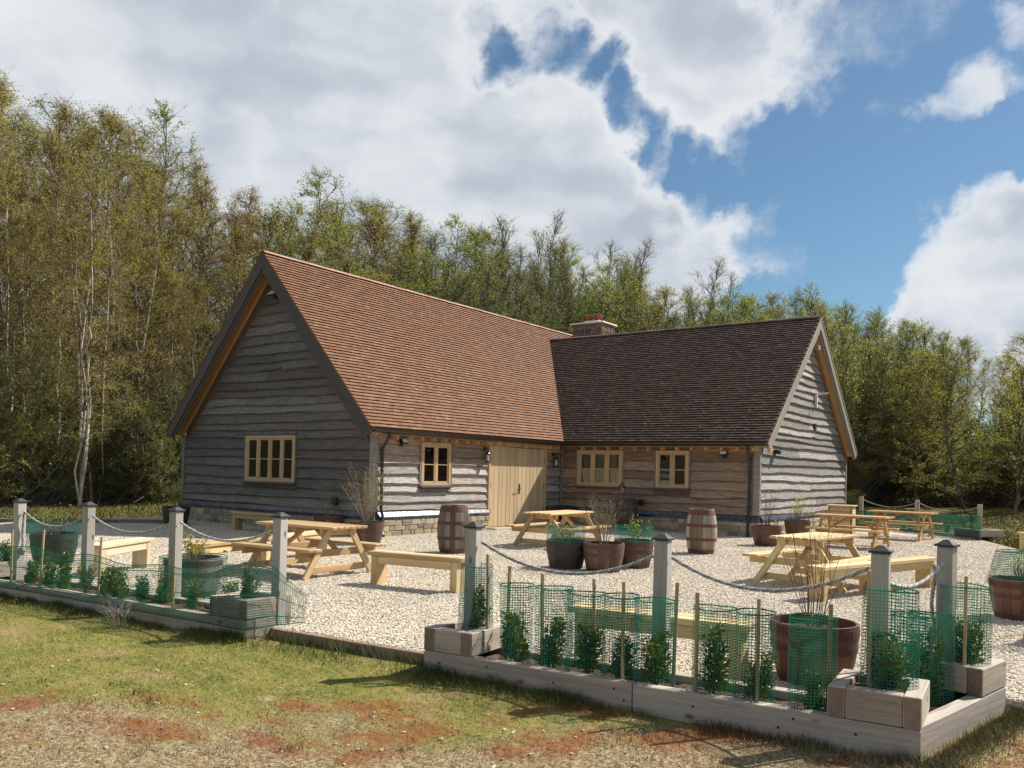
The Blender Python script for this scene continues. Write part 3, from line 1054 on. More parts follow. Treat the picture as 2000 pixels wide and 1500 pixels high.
def window(mat4, x0, x1, z0, z1, lights, label, curtain=None, rows=2, rail_at=.5):
    fr = .075
    mb = MB()
    yf, yb = -.075, .02
    mb.box((x0, yf, z0), (x0 + fr, yb, z1), OAK, .006)
    mb.box((x1 - fr, yf, z0), (x1, yb, z1), OAK, .006)
    mb.box((x0 + fr, yf + .003, z1 - fr - .01), (x1 - fr, yb, z1 - .001), OAK, .006)
    mb.box((x0 + fr, yf + .003, z0 + .001), (x1 - fr, yb, z0 + fr * .8), OAK, .006)
    win = mb.build('window', MAT['oak'], barn, matrix=mat4)
    win['label'] = label
    iw = (x1 - x0 - 2 * fr)
    mul = .07
    lw = (iw - (lights - 1) * mul) / lights
    za, zb = z0 + fr * .8, z1 - fr - .01
    for k in range(lights):
        a = x0 + fr + k * (lw + mul)
        b = a + lw
        if k < lights - 1:
            mb = MB(); mb.box((b, yf + .006, za), (b + mul, yb, zb), OAK, .008)
            mb.build('mullion', MAT['oak'], win)
        c = .038
        mb = MB()
        y0_, y1_ = -.058, -.012
        mb.box((a + .003, y0_, za + .003), (a + c, y1_, zb - .003), OAK, .004)
        mb.box((b - c, y0_, za + .003), (b - .003, y1_, zb - .003), OAK, .004)
        mb.box((a + c, y0_ + .002, zb - c), (b - c, y1_, zb - .004), OAK, .004)
        mb.box((a + c, y0_ + .002, za + .004), (b - c, y1_, za + c * 1.3), OAK, .004)
        mb.build('casement', MAT['oak'], win)
        zr = za + c + (zb - za - 2 * c) * rail_at
        mb = MB(); mb.box((a + c, -.054, zr - .012), (b - c, -.014, zr + .012), OAK, .004)
        mb.build('glazing_bar', MAT['oak'], win)
        for (p, q) in ((za + c * 1.3, zr - .012), (zr + .012, zb - c)):
            mb = MB(); mb.box((a + c, -.036, p), (b - c, -.030, q))
            mb.build('pane', MAT['glass'], win)
        if curtain and (k in curtain):
            mb = MB()
            nn = 14
            vs = []
            for i in range(nn + 1):
                s = i / nn
                yy = .055 + .018 * math.sin(s * 21 + k * 2)
                pinch = curtain[k]
                xa_ = a + .0 + lw * s
                vs += [(xa_ if not pinch else a + lw * s * .55 + (lw * .42 if k % 2 else 0), yy, za), (xa_, yy, zb)]
            mb.add(vs, [(2 * i, 2 * i + 2, 2 * i + 3, 2 * i + 1) for i in range(nn)], (.20, .21, .16))
            mb.build('curtain', MAT['cloth'], win)
    mb = MB(); mb.box((x0 - .05, -.135, z0 - .045), (x1 + .05, .0, z0 - .002), (.09, .085, .085), .006)
    mb.build('sill', MAT['barge_wood'], win)
    mb = MB(); mb.box((x0 - .03, -.095, z1 + .002), (x1 + .03, -.0, z1 + .022), (.10, .10, .11), .003)
    mb.build('drip_strip', MAT['barge_wood'], win)
    for xa_, xb_ in ((x0 - .055, x0 - .003), (x1 + .003, x1 + .055)):
        mb = MB(); mb.box((xa_, -.07, z0 - .0), (xb_, .0, z1), (.75, .25, .5), .004)
        mb.build('trim', MAT['weathered_board'], win)
    return win


window(FR_M, WIN_FRONT[0] + .05, WIN_FRONT[1] - .05, WIN_FRONT[2] + .03, WIN_FRONT[3] - .02, 4, 'four-light oak window in the grey front gable', rail_at=.5)
window(RT_M, WIN_R[0] + .05, WIN_R[1] - .05, WIN_R[2] + .04, WIN_R[3] - .02, 2, 'two-light oak window in the sunlit wall left of the door', {1: False})
window(WF_M, WIN_W1[0] + .05, WIN_W1[1] - .05, WIN_W1[2] + .04, WIN_W1[3] - .02, 3, 'three-light oak window with curtains in the wing', {0: True, 1: True, 2: False})
window(WF_M, WIN_W2[0] + .05, WIN_W2[1] - .05, WIN_W2[2] + .04, WIN_W2[3] - .02, 2, 'two-light oak window at the right of the wing')

# ---- double door of vertical planks in an oak frame
DO = (.52, .385, .225)
mb = MB()
mb.box((YD - .05, -.08, -.0), (YD + .035, .05, HD - .001), OAK, .006)
mb.box((YD + DW - .035, -.08, -.0), (YD + DW + .07, .05, HD - .001), OAK, .006)
mb.box((YD - .05, -.083, HD), (YD + DW + .07, .05, HD + .09), OAK, .006)
mb.build('door_frame', MAT['oak'], barn, matrix=RT_M)
nleaf = 7
for leaf in (0, 1):
    xa = YD + .04 + leaf * (DW - .08) / 2
    xb = xa + (DW - .08) / 2
    mb = MB(); mb.box((xa + .003, -.028, .05), (xb - .003, .02, HD - .006), DO)
    dr = mb.build('door', MAT['oak'], barn, matrix=RT_M)
    dr['label'] = ('left', 'right')[leaf] + ' leaf of the planked double door'
    pw = (xb - xa) / nleaf
    for k in range(nleaf):
        mb = MB(); hz = (HD - .06)
        f = random.uniform(.86, 1.12)
        mb.box((-hz / 2, -.014, -pw / 2 + .004), (hz / 2, .014, pw / 2 - .004), tuple(c * f for c in DO), .005)
        mb.build('plank', MAT['oak'], dr, matrix=Matrix.Translation((xa + (k + .5) * pw, -.042 + random.uniform(-.001, .001), .05 + hz / 2)) @ Matrix.Rotation(-PI / 2, 4, 'Y'))
    for zz in (.45, 1.15, 1.85):
        xx = xa + .012 if leaf == 0 else xb - .012
        mb = MB(); mb.tube([(xx, -.064, zz - .06), (xx, -.064, zz + .06)], .010, 8, (.02, .02, .02)); mb.build('hinge', MAT['black_metal'], dr)
    if leaf == 1:
        mb = MB(); mb.box((xa + .04, -.068, .92), (xa + .085, -.056, 1.20), (.015, .015, .015), .003)
        mb.tube([(xa + .062, -.066, 1.06), (xa + .062, -.11, 1.06), (xa + .03, -.118, 1.05), (xa - .10, -.118, 1.03), (xa - .125, -.118, 1.06)], .010, 8, (.015, .015, .015))
        mb.build('handle', MAT['black_metal'], dr)
mb = MB(); mb.box((YD - .15, -.42, -.05), (YD + DW + .15, -.085, .045), (.42, .37, .29), .015)
mb.build('doorstep', MAT['concrete'], barn, matrix=RT_M)

# ---- roofs
TILE_W, GAUGE = .165, .107


def tile_mesh(i, cols, mat, name='tile'):
    r = random.Random(i * 7 + 3)
    c = cols[i % len(cols)]
    f = r.uniform(.90, 1.08)
    c = tuple(x * f for x in c)
    w2 = TILE_W / 2 - .0006
    vs = []
    for z in (0, -.026):
        for y in (0, .19):
            for x, cz in ((-w2, -.0008), (0, .0012), (w2, -.0008)):
                vs.append((x, y, z + cz))
    fs = [(0, 1, 4, 3), (1, 2, 5, 4), (6, 9, 10, 7), (7, 10, 11, 8), (0, 6, 7, 1), (1, 7, 8, 2), (0, 3, 9, 6), (2, 8, 11, 5)]
    mb = MB(); mb.add(vs, fs, [c, c, c, c] + [tuple(x * .22 for x in c)] * 2 + [c, c])  # tail faces tinted dark: the shadow line under each course, painted in
    return mb, mb.mesh(name, mat)


MAIN_COLS = [(.218, .100, .047), (.208, .095, .045), (.226, .106, .050), (.198, .089, .044), (.222, .102, .046), (.212, .112, .066), (.172, .080, .044), (.236, .122, .070)]
WING_COLS = [(.088, .044, .026), (.076, .039, .024), (.102, .050, .028), (.062, .035, .024), (.084, .045, .028), (.130, .056, .029), (.054, .034, .025), (.105, .066, .044)]
T_MAIN = [tile_mesh(i, MAIN_COLS, MAT['tile']) for i in range(16)]
T_WING = [tile_mesh(i, WING_COLS, MAT['tile_old']) for i in range(16)]


def slope_frame(o, u, v):
    u = Vector(u).normalized(); v = Vector(v).normalized(); n = u.cross(v).normalized()
    M4 = Matrix((u, v, n)).transposed().to_4x4(); M4.translation = Vector(o)
    return M4


def gather(frame, length, slopelen, keep, seed):
    out = []
    r = random.Random(seed)
    nrow = int(slopelen / GAUGE)
    for j in range(nrow):
        off = 0 if j % 2 == 0 else TILE_W / 2
        ncol = int(length / TILE_W) + 1
        for i in range(-1, ncol + 1):
            x = (i + .5) * TILE_W - off
            w0, w1 = x - TILE_W / 2, x + TILE_W / 2
            if w1 < .05 or w0 > length - .05:
                continue
            sc = 1.0
            if w0 < 0: x = w1 / 2; sc = w1 / TILE_W
            if w1 > length: x = (w0 + length) / 2; sc = (length - w0) / TILE_W
            y = j * GAUGE
            P = frame @ Vector((x, y, 0))
            if not keep(P):
                continue
            T = frame @ Matrix.Translation((x, y, .056 + r.uniform(-.0025, .0025))) @ Euler((-.240 + r.uniform(-.010, .010), r.uniform(-.006, .006), r.uniform(-.008, .008))).to_matrix().to_4x4() @ Matrix.Diagonal((sc, 1, 1, 1))
            out.append((T, r.randrange(16), (P - CAM).length))
    return out


sl_m = math.hypot(WM / 2 + XE, HR - HE)
sl_w = math.hypot(WW / 2 + XE, HR2 - HE)
FM = slope_frame((XE, -OM, HE), (0, 1, 0), (-(WM / 2 + XE), 0, HR - HE))
FMl = slope_frame((-WM - XE, LM + .3, HE), (0, -1, 0), (WM / 2 + XE, 0, HR - HE))
FWf = slope_frame((-4.5, D - XE, HE), (1, 0, 0), (0, WW / 2 + XE, HR2 - HE))
FWb = slope_frame((LW + OW, D + WW + XE, HE), (-1, 0, 0), (0, -(WW / 2 + XE), HR2 - HE))
zmain = lambda P: HE + (XE - P.x) * TM
zwing = lambda P: HE + (P.y - (D - XE)) * TW if P.y < D + WW / 2 else HE + (D + WW + XE - P.y) * TW
tm = gather(FM, LM + OM + .3, sl_m - .04, lambda P: zwing(P) < zmain(P) + .06 or P.y < D - XE, 31)
tw = gather(FWf, LW + OW + 4.5, sl_w - .04, lambda P: zmain(P) < zwing(P) + .10 or P.x > XE, 32)


def roof_part(frame, length, sl, th=.05, keepslab=True):
    mb = MB(); mb.box((0, 0.02, -th), (length, sl, 0.0), (.25, .16, .10))
    return mb.build('roof_slope', MAT['barge_wood'], barn, matrix=frame)


rs_main = roof_part(FM, LM + OM + .3, sl_m)
rs_main['label'] = 'orange-brown tiled slope of the long range'
# the wing slab starts at the valley
mb = MB()
pv = []
for zz in (0.0, -.05):
    for (x, y) in ((XE, D - XE), (XE - (HR2 - HE) / TM, D + WW / 2), (LW + OW, D + WW / 2), (LW + OW, D - XE)):
        P = Vector((x, y, zwing(Vector((x, y - 1e-6, 0)))))
        pv.append(FWf.inverted() @ P + Vector((0, 0, zz)))
mb.add(pv, [(3, 2, 1, 0), (4, 5, 6, 7)] + [(i, 4 + i, 4 + (i + 1) % 4, (i + 1) % 4) for i in range(4)], (.25, .16, .10))
rs_wing = mb.build('roof_slope', MAT['barge_wood'], barn, matrix=FWf)
rs_wing['label'] = 'dark weathered tiled slope of the wing'
allt = sorted([(d, 'm', T, v) for T, v, d in tm] + [(d, 'w', T, v) for T, v, d in tw], key=lambda q: q[0])
iFM, iFW = FM.inverted(), FWf.inverted()
for d, wch, T, v in allt[:300]:
    if wch == 'm':
        link('tile', T_MAIN[v][1], rs_main, matrix=iFM @ T)
    else:
        link('tile', T_WING[v][1], rs_wing, matrix=iFW @ T)
for wch, TS, rs_, inv, mat in (('m', T_MAIN, rs_main, iFM, 'tile'), ('w', T_WING, rs_wing, iFW, 'tile_old')):
    Vl, Fl, Tl = [], [], []
    k = 0
    base = {v: np.array(TS[v][0].v) for v in range(16)}
    fc = np.array(TS[0][0].f)
    for d, w_, T, v in allt[300:]:
        if w_ != wch: continue
        Mx = np.array(inv @ T)
        Vl.append(base[v] @ Mx[:3, :3].T + Mx[:3, 3]); Fl.append(fc + k); Tl.append(np.array(TS[v][0].t) * random.uniform(.93, 1.07)); k += len(base[v])
    me = fast_mesh('tiles', np.concatenate(Vl), np.concatenate(Fl), np.concatenate(Tl))
    me.materials.append(MAT[mat])
    tag(link('tiles', me, rs_), kind='stuff')
# far slopes, tiled in plain courses
for fr_, ln_, sl_, xlim in ((FMl, LM + OM + .3, sl_m, None), (FWb, LW + OW - XE + 3.0, sl_w, None)):
    mb = MB(); mb.box((0, .02, -.05), (ln_, sl_, -.002), (.25, .16, .10))
    for j in range(int(sl_ / GAUGE)):
        y = j * GAUGE
        mb.add([(0, y, .02), (ln_, y, .02), (ln_, y + .12, .012), (0, y + .12, .012), (0, y, 0), (ln_, y, 0)], [(0, 1, 2, 3), (4, 5, 1, 0)], (.26, .12, .07))
    mb.build('roof_slope', MAT['tile'], barn, matrix=fr_)

# ridge tiles
def ridge_tiles(p0, p1, n, cols, mat, slope, finv):
    p0 = Vector(p0); p1 = Vector(p1)
    d = (p1 - p0); ln = d.length / n
    rot = d.to_track_quat('X', 'Z').to_matrix().to_4x4()
    meshes = []
    for i in range(4):
        mb = MB()
        vs = []
        for x in (0.004, ln - .004):
            for rad in (.135, .120):
                for a in range(7):
                    w_ = math.radians(-62 + 124 * a / 6)
                    vs.append((x, rad * math.sin(w_), rad * math.cos(w_) - .085))
        fs = []
        for a in range(6):
            fs += [(a, a + 1, 14 + a + 1, 14 + a), (7 + a, 21 + a, 21 + a + 1, 7 + a + 1), (a, 7 + a, 7 + a + 1, a + 1), (14 + a, 14 + a + 1, 21 + a + 1, 21 + a)]
        fs += [(0, 14, 21, 7), (6, 13, 27, 20)]
        mb.add(vs, fs, cols[i]); meshes.append(mb.mesh('ridge_tile', MAT[mat], False))
    for k in range(n):
        M4 = Matrix.Translation(p0 + d * (k / n) + Vector((0, 0, random.uniform(-.004, .004)))) @ rot
        link('ridge_tile', meshes[random.randrange(4)], slope, matrix=finv @ M4)


ridge_tiles((mx, -OM, HR), (mx, LM + .3, HR), 37, [(.38, .22, .14), (.42, .26, .175), (.35, .19, .12), (.40, .25, .17)], 'tile', rs_main, iFM)
ridge_tiles((LW + OW, D + WW / 2, HR2), (XE - (HR2 - HE) / TM + .05, D + WW / 2, HR2), 21, [(.17, .09, .06), (.21, .11, .07), (.14, .08, .06), (.19, .12, .085)], 'tile_old', rs_wing, iFW)

# bargeboards, verge boards and soffits
BG = (.075, .066, .062)
SOF = (.46, .25, .11)
SOF2 = (.52, .34, .19)


def verge(apex, foot, out, colour, soff, tint_name, slope_end):
    """apex and foot: points on the roof surface at the gable edge; out: unit vector pointing out of the gable"""
    a = Vector(apex); f = Vector(foot); o = Vector(out)
    d = (a - f); ln = d.length; d.normalize()
    nrm = d.cross(o).normalized()
    if nrm.z < 0: nrm = -nrm
    ext = .26
    rot = Matrix((d, o, nrm)).transposed().to_4x4()
    def put(name, lo, hi, col, mat, b=.006):
        mb = MB(); vs, fs = cbox(lo, hi, b)
        tt = math.sqrt(max(0, 1 - d.z ** 2)); tt = d.z / tt
        vs = [(min(x, ln + z * tt) if x > ln / 2 else x, y, z) for x, y, z in vs]
        Mx = rot.copy(); Mx.translation = f
        if Mx.determinant() < 0:
            fs = [tuple(reversed(q)) for q in fs]
        mb.add([tuple(v) for v in vs], fs, col)
        return mb.build(name, MAT[mat], barn, matrix=Mx)
    put('bargeboard', (-.02, -.040, -.262), (ln + .4, -.006, -.045), colour, 'barge_wood')
    put('verge_strip', (-.03, -.055, -.043), (ln + .4, .012, -.006), tuple(c * 1.15 for c in colour), 'barge_wood', .004)
    put('bargeboard', (0.0, -.085, -.345), (ln + .4, -.043, -.150), tuple(c * .9 for c in colour), 'barge_wood')
    put('soffit', (-.05, -OM + .01, -.115), (ln + .4, -.088, -.09), soff, 'oak', .003)
    put('soffit_rafter', (0.02, -OM + .02, -.27), (ln + .4, -OM + .09, -.117), tuple(c * .9 for c in soff), 'oak', .004)


verge((mx, -OM, HR), (XE, -OM, HE), (0, -1, 0), BG, SOF, 'm', 0)
verge((mx, -OM, HR), (-WM - XE, -OM, HE), (0, -1, 0), BG, SOF, 'm', 0)
verge((LW + OW, D + WW / 2, HR2), (LW + OW, D - XE, HE), (1, 0, 0), (.30, .26, .215), SOF2, 'w', 0)
verge((LW + OW, D + WW / 2, HR2), (LW + OW, D + WW + XE, HE), (1, 0, 0), (.27, .235, .20), SOF2, 'w', 0)
# eaves: soffit boards, rafter feet, fascia, gutters, downpipes
for M4, ln in ((RT_M, D - XE), (WF_M, LW + OW)):
    s0 = -OM if M4 is RT_M else XE
    mb = MB(); mb.box((max(s0, 0.03) , -XE + .03, HE - .12), (ln - .02, -.02, HE - .10), (.42, .24, .12), .002)
    mb.build('eaves_soffit', MAT['oak'], barn, matrix=M4)
    n = int(ln / .42)
    for k in range(1, n + 1):
        x = k * .42 + .05
        if M4 is WF_M and x < .5: continue
        mb = MB(); mb.box((x - .03, -XE + .02, HE - .215), (x + .03, -.03, HE - .123), (.44, .27, .14), .005)
        mb.build('rafter_foot', MAT['oak'], barn, matrix=M4)
    mb = MB()
    gxs = s0 + .05; gxe = ln - .02
    prof = [(-.062 * math.cos(a) - .0, -.055 * math.sin(a)) for a in np.linspace(0, PI, 9)]
    vs = []
    for x in (gxs, gxe):
        for (yy, zz) in prof: vs.append((x, -XE - .050 + yy, HE - .035 + zz))
        for (yy, zz) in prof: vs.append((x, -XE - .050 + yy * .9, HE - .033 + zz * .9))
    fs = []
    for a in range(8):
        fs += [(a, a + 1, 18 + a + 1, 18 + a), (9 + a, 27 + a, 27 + a + 1, 9 + a + 1)]
    fs += [(0, 18, 27, 9), (8, 17, 35, 26), tuple(range(9)), tuple(range(26, 17, -1))]
    mb.add(vs, fs, (.02, .02, .022))
    mb.build('gutter', MAT['black_metal'], barn, matrix=M4, smooth=False)
for M4, x in ((RT_M, .13), (WF_M, LW - .20)):
    mb = MB()
    mb.tube([(x, -XE - .05, HE - .08), (x, -XE - .05, HE - .14), (x, -XE + .02, HE - .24), (x, -.15, HE - .40), (x, -.11, HE - .47), (x, -.11, .60), (x, -.16, .50), (x, -.16, .06), (x, -.22, .02)], .036, 10, (.018, .018, .02))
    for zz in (.8, 1.5, 2.0):
        mb.tube([(x, -.11, zz - .025), (x, -.11, zz + .025)], .044, 10, (.018, .018, .02))
    mb.build('downpipe', MAT['black_metal'], barn, matrix=M4, smooth=True)

# ---- chimney
ch = Vector((-1.62, 12.70, 0))
cw, cdp, cz0, cz1 = 1.22, .92, 4.2, 6.93
mb = MB(); mb.box((ch.x - cw, ch.y, cz0), (ch.x, ch.y + cdp, cz1), (1, 1, 1))
chim = mb.build('chimney', MAT['mortar'], barn)
r = random.Random(77)
CH_T = [(.175, .15, .115), (.15, .13, .105), (.20, .17, .125), (.13, .12, .105), (.155, .115, .09), (.12, .11, .10)]
CHM = []
for i in range(12):
    vs, fs = cbox((-.5, -.5, -.5), (.5, .5, .5), .10)
    vs = [(x + r.uniform(-.08, .08), y + r.uniform(-.1, .1), z + r.uniform(-.08, .08)) for x, y, z in vs]
    mb = MB(); mb.add(vs, fs, CH_T[i % 6]); CHM.append(mb.mesh('stone', MAT['stone']))
for face in (0, 1):
    L_ = cw if face == 0 else cdp
    z = 5.75
    while z < cz1 - .02:
        hh = min(r.uniform(.12, .20), cz1 - z)
        if cz1 - z - hh < .07: hh = cz1 - z
        x = 0
        while x < L_ - .02:
            w_ = min(r.uniform(.15, .30), L_ - x)
            if L_ - x - w_ < .1: w_ = L_ - x
            if face == 0:
                M4 = Matrix.Translation((ch.x - x - w_ / 2, ch.y - .005, z + hh / 2)) @ Matrix.Diagonal((w_ - .022, .06, hh - .022, 1))
            else:
                M4 = Matrix.Translation((ch.x + .005, ch.y + x + w_ / 2, z + hh / 2)) @ Matrix.Rotation(PI / 2, 4, 'Z') @ Matrix.Diagonal((w_ - .022, .06, hh - .022, 1))
            link('stone', CHM[r.randrange(12)], chim, matrix=M4)
            x += w_
        z += hh
mb = MB(); mb.box((ch.x - cw - .09, ch.y - .09, cz1 + .003), (ch.x + .09, ch.y + cdp + .09, cz1 + .055), (.80, .80, .78), .010)
mb.box((ch.x - cw * .72, ch.y + .18, cz1 + .08), (ch.x - cw * .18, ch.y + cdp - .18, cz1 + .16), (.6, .58, .54), .03)
mb.build('chimney_cap', MAT['concrete'], chim)
for kx in (.35, .65):
    mb = MB()
    mb.lathe([(.13, cz1 + .10), (.13, cz1 + .28), (.17, cz1 + .30), (.18, cz1 + .36), (.165, cz1 + .38), (.12, cz1 + .38), (.11, cz1 + .2)], 20, (.28, .10, .055), ch.x - cw * kx, ch.y + cdp / 2)
    mb.build('chimney_pot', MAT['terracotta'], chim, smooth=True)

# ---- lamps and fittings on the barn
def flood(mat4, x, z, y=-.10, size=(.20, .13), tilt=.6, white=True):
    mb = MB()
    R_ = Matrix.Translation((x, y, z)) @ Matrix.Rotation(-tilt, 4, 'X')
    mb.box((-size[0] / 2, -.09, -size[1] / 2), (size[0] / 2, -.04, size[1] / 2), (.02, .02, .02), .006, R_)
    mb.box((-.05, -.04, -.04), (.05, .10, .04), (.02, .02, .02), .004, R_)
    fl_ = mb.build('floodlight', MAT['black_metal'], barn, matrix=mat4)
    mb = MB(); mb.box((-size[0] / 2 + .02, -.095, -size[1] / 2 + .02), (size[0] / 2 - .02, -.091, size[1] / 2 - .02), (.62, .62, .60), .001, R_)
    mb.build('lens', MAT['paint'], fl_)
    return fl_


flood(RT_M, .78, 2.13)['label'] = 'small floodlight high on the sunlit wall'
flood(WF_M, 5.12, 2.10)['label'] = 'small floodlight under the wing eaves'
flood(FR_M, WM / 2 + .25, 5.72, -.2, (.30, .2), .9)['label'] = 'black floodlight under the front gable peak'


def wall_lantern(mat4, x, z, label):
    mb = MB()
    k = (.015, .015, .016)
    mb.lathe([(0.0, 0), (.05, 0), (.05, .03), (0, .03)], 14, k)
    vs = [(x + a, -.055 - c_, z + .12 + b) for (a, b, c_) in mb.v]
    mb2 = MB(); mb2.add(vs, mb.f, k)
    mb2.tube([(x, -.07, z + .12), (x, -.13, z + .16), (x, -.17, z + .13), (x, -.17, z + .06)], .010, 8, k)
    mb2.lathe([(.0, z + .06), (.03, z + .055), (.075, z + .0), (.075, z - .012), (.06, z - .012)], 12, k, x, -.17)
    for a in range(4):
        w_ = a * PI / 2 + .78
        mb2.tube([(x + .055 * math.cos(w_), -.17 + .055 * math.sin(w_), z - .01), (x + .055 * math.cos(w_), -.17 + .055 * math.sin(w_), z - .20)], .006, 5, k)
    mb2.lathe([(.0, z - .20), (.065, z - .20), (.065, z - .225), (.02, z - .24), (0, z - .25)], 12, k, x, -.17)
    o = mb2.build('wall_lantern', MAT['black_metal'], barn, matrix=mat4, smooth=False)
    o['label'] = label
    mb = MB(); mb.lathe([(.03, z - .19), (.03, z - .03)], 10, (.75, .74, .68), x, -.17)
    mb.build('lamp_glass', MAT['paint'], o, smooth=True)


wall_lantern(RT_M, YD - .24, 1.98, 'black lantern on the wall left of the double door')
wall_lantern(RT_M, YD + DW + .42, 1.93, 'black lantern on the wall right of the double door')
mb = MB(); mb.box((WM - 1.28, -.13, .66), (WM - 1.10, -.045, .84), (.015, .015, .015), .012); mb.box((WM - 1.25, -.17, .70), (WM - 1.13, -.125, .80), (.02, .02, .02), .01)
mb.build('outdoor_socket', MAT['black_metal'], barn, matrix=FR_M)
mb = MB(); mb.box((2.64, -.13, .68), (2.82, -.045, .84), (.015, .015, .015), .012)
mb.build('outdoor_socket', MAT['black_metal'], barn, matrix=WF_M)
mb = MB(); mb.box((.95, -.16, 2.17), (1.17, -.05, 2.27), (.015, .015, .015), .01, ); mb.box((.9, -.22, 2.15), (1.06, -.155, 2.25), (.015, .015, .015), .01)
mb.build('spotlight', MAT['black_metal'], barn, matrix=WG_M)
mb = MB(); mb.box((WW * .555, -.42, 4.05), (WW * .555 + .03, -.06, 4.09), (.7, .7, .68), .004); mb.box((WW * .555 - .01, -.12, 3.65), (WW * .555 + .05, -.05, 4.10), (.7, .7, .68), .004)
mb.build('sign_bracket', MAT['paint'], barn, matrix=WG_M)
mb = MB(); mb.box((WW * .545, -.1, 2.98), (WW * .545 + .14, -.045, 3.17), (.04, .045, .05), .008)
mb.build('vent', MAT['black_metal'], barn, matrix=WG_M)
mb = MB(); mb.box((WW / 2 - .28, -.34, 5.28), (WW / 2 - .08, -.22, 5.40), (.3, .27, .24), .01); mb.box((WW / 2 - .2, -.24, 5.30), (WW / 2 - .12, -.03, 5.36), (.2, .18, .16), .004)
mb.build('floodlight', MAT['paint'], barn, matrix=WG_M)

# ================================================================== timber pieces
SLEEP_T = [(.42, .35, .285), (.47, .405, .34), (.36, .295, .235), (.44, .375, .30)]
PINE_T = [(.60, .40, .195), (.56, .36, .165), (.64, .45, .235), (.53, .345, .165)]
NEWP_T = [(.63, .46, .235), (.58, .415, .20), (.67, .51, .28), (.56, .39, .185)]
CACHE = {}


def beam_mesh(name, L_, w_, h_, mat, cols, variant, b=.006):
    key = (name, round(L_, 3), round(w_, 3), round(h_, 3), mat, cols[0], variant)
    if key not in CACHE:
        mb = MB(); c = cols[variant % len(cols)]
        vs, fs = cbox((-L_ / 2, -w_ / 2, -h_ / 2), (L_ / 2, w_ / 2, h_ / 2), b)
        ts = [c] * len(fs)
        ts[0] = ts[1] = (c[0] * .58, c[1] * .50, c[2] * .44) if mat == 'sleeper' else tuple(x * .72 for x in c)          # end grain
        mb.add(vs, fs, ts)
        CACHE[key] = mb.mesh(name, MAT[mat])
    return CACHE[key]


def beam(name, p0, p1, w_, h_, mat, cols, parent, up=(0, 0, 1), b=.006, variant=None):
    """a straight timber from p0 to p1 (centre line), w wide across, h along 'up'"""
    p0 = Vector(p0); p1 = Vector(p1)
    d = p1 - p0
    x = d.normalized()
    z = Vector(up); z = (z - x * z.dot(x))
    if z.length < 1e-4: z = Vector((0, 1, 0))
    z.normalize()
    y = z.cross(x)
    M4 = Matrix((x, y, z)).transposed().to_4x4(); M4.translation = (p0 + p1) / 2
    me = beam_mesh(name, d.length, w_, h_, mat, cols, random.randrange(4) if variant is None else variant, b)
    return link(name, me, parent, matrix=M4)


# ---- raised beds and boxes of sleepers
def frame_box(name, label, cat, corner, du, dn, lu, ln_, z0, z1, th=.10, group=None, soil_z=None, layers=1):
    """a rectangular box of sleepers; corner = outer front-left corner, du / dn unit directions, lu / ln_ outer lengths"""
    c = Vector((corner[0], corner[1], 0))
    o = thing(name, label, cat, (c.x, c.y, 0), 0, group)
    du = Vector(du); dn = Vector(dn)
    zc = (z0 + z1) / 2; hh = z1 - z0
    P = lambda a, n_: du * a + dn * n_ + Vector((0, 0, zc))
    beam('sleeper', P(th + .003, th / 2), P(lu - th - .003, th / 2), th, hh, 'sleeper', SLEEP_T, o)
    beam('sleeper', P(th + .003, ln_ - th / 2), P(lu - th - .003, ln_ - th / 2), th, hh, 'sleeper', SLEEP_T, o)
    beam('sleeper', P(th / 2, 0), P(th / 2, ln_), th, hh + .002, 'sleeper', SLEEP_T, o)
    beam('sleeper', P(lu - th / 2, 0), P(lu - th / 2, ln_), th, hh + .002, 'sleeper', SLEEP_T, o)
    soil(o, [du * th + dn * th, du * (lu - th) + dn * th, du * (lu - th) + dn * (ln_ - th), du * th + dn * (ln_ - th)], z1 - .05 if soil_z is None else soil_z)
    return o


def soil(o, quad, z):
    mb = MB()
    n = 10
    r = random.Random(len(bpy.data.objects))
    vs = []
    a, b, c, d = [Vector(q) for q in quad]
    nu = max(4, int((b - a).length / .08)); nv = max(4, int((d - a).length / .08))
    for i in range(nu + 1):
        for j in range(nv + 1):
            s, t_ = i / nu, j / nv
            p = (a * (1 - s) + b * s) * (1 - t_) + (d * (1 - s) + c * s) * t_
            vs.append((p.x, p.y, z + r.uniform(-.02, .015)))
    fs = [(i * (nv + 1) + j, (i + 1) * (nv + 1) + j, (i + 1) * (nv + 1) + j + 1, i * (nv + 1) + j + 1) for i in range(nu) for j in range(nv)]
    mb.add(vs, fs, (.11, .075, .05))
    mb.build('soil', MAT['soil'], o)


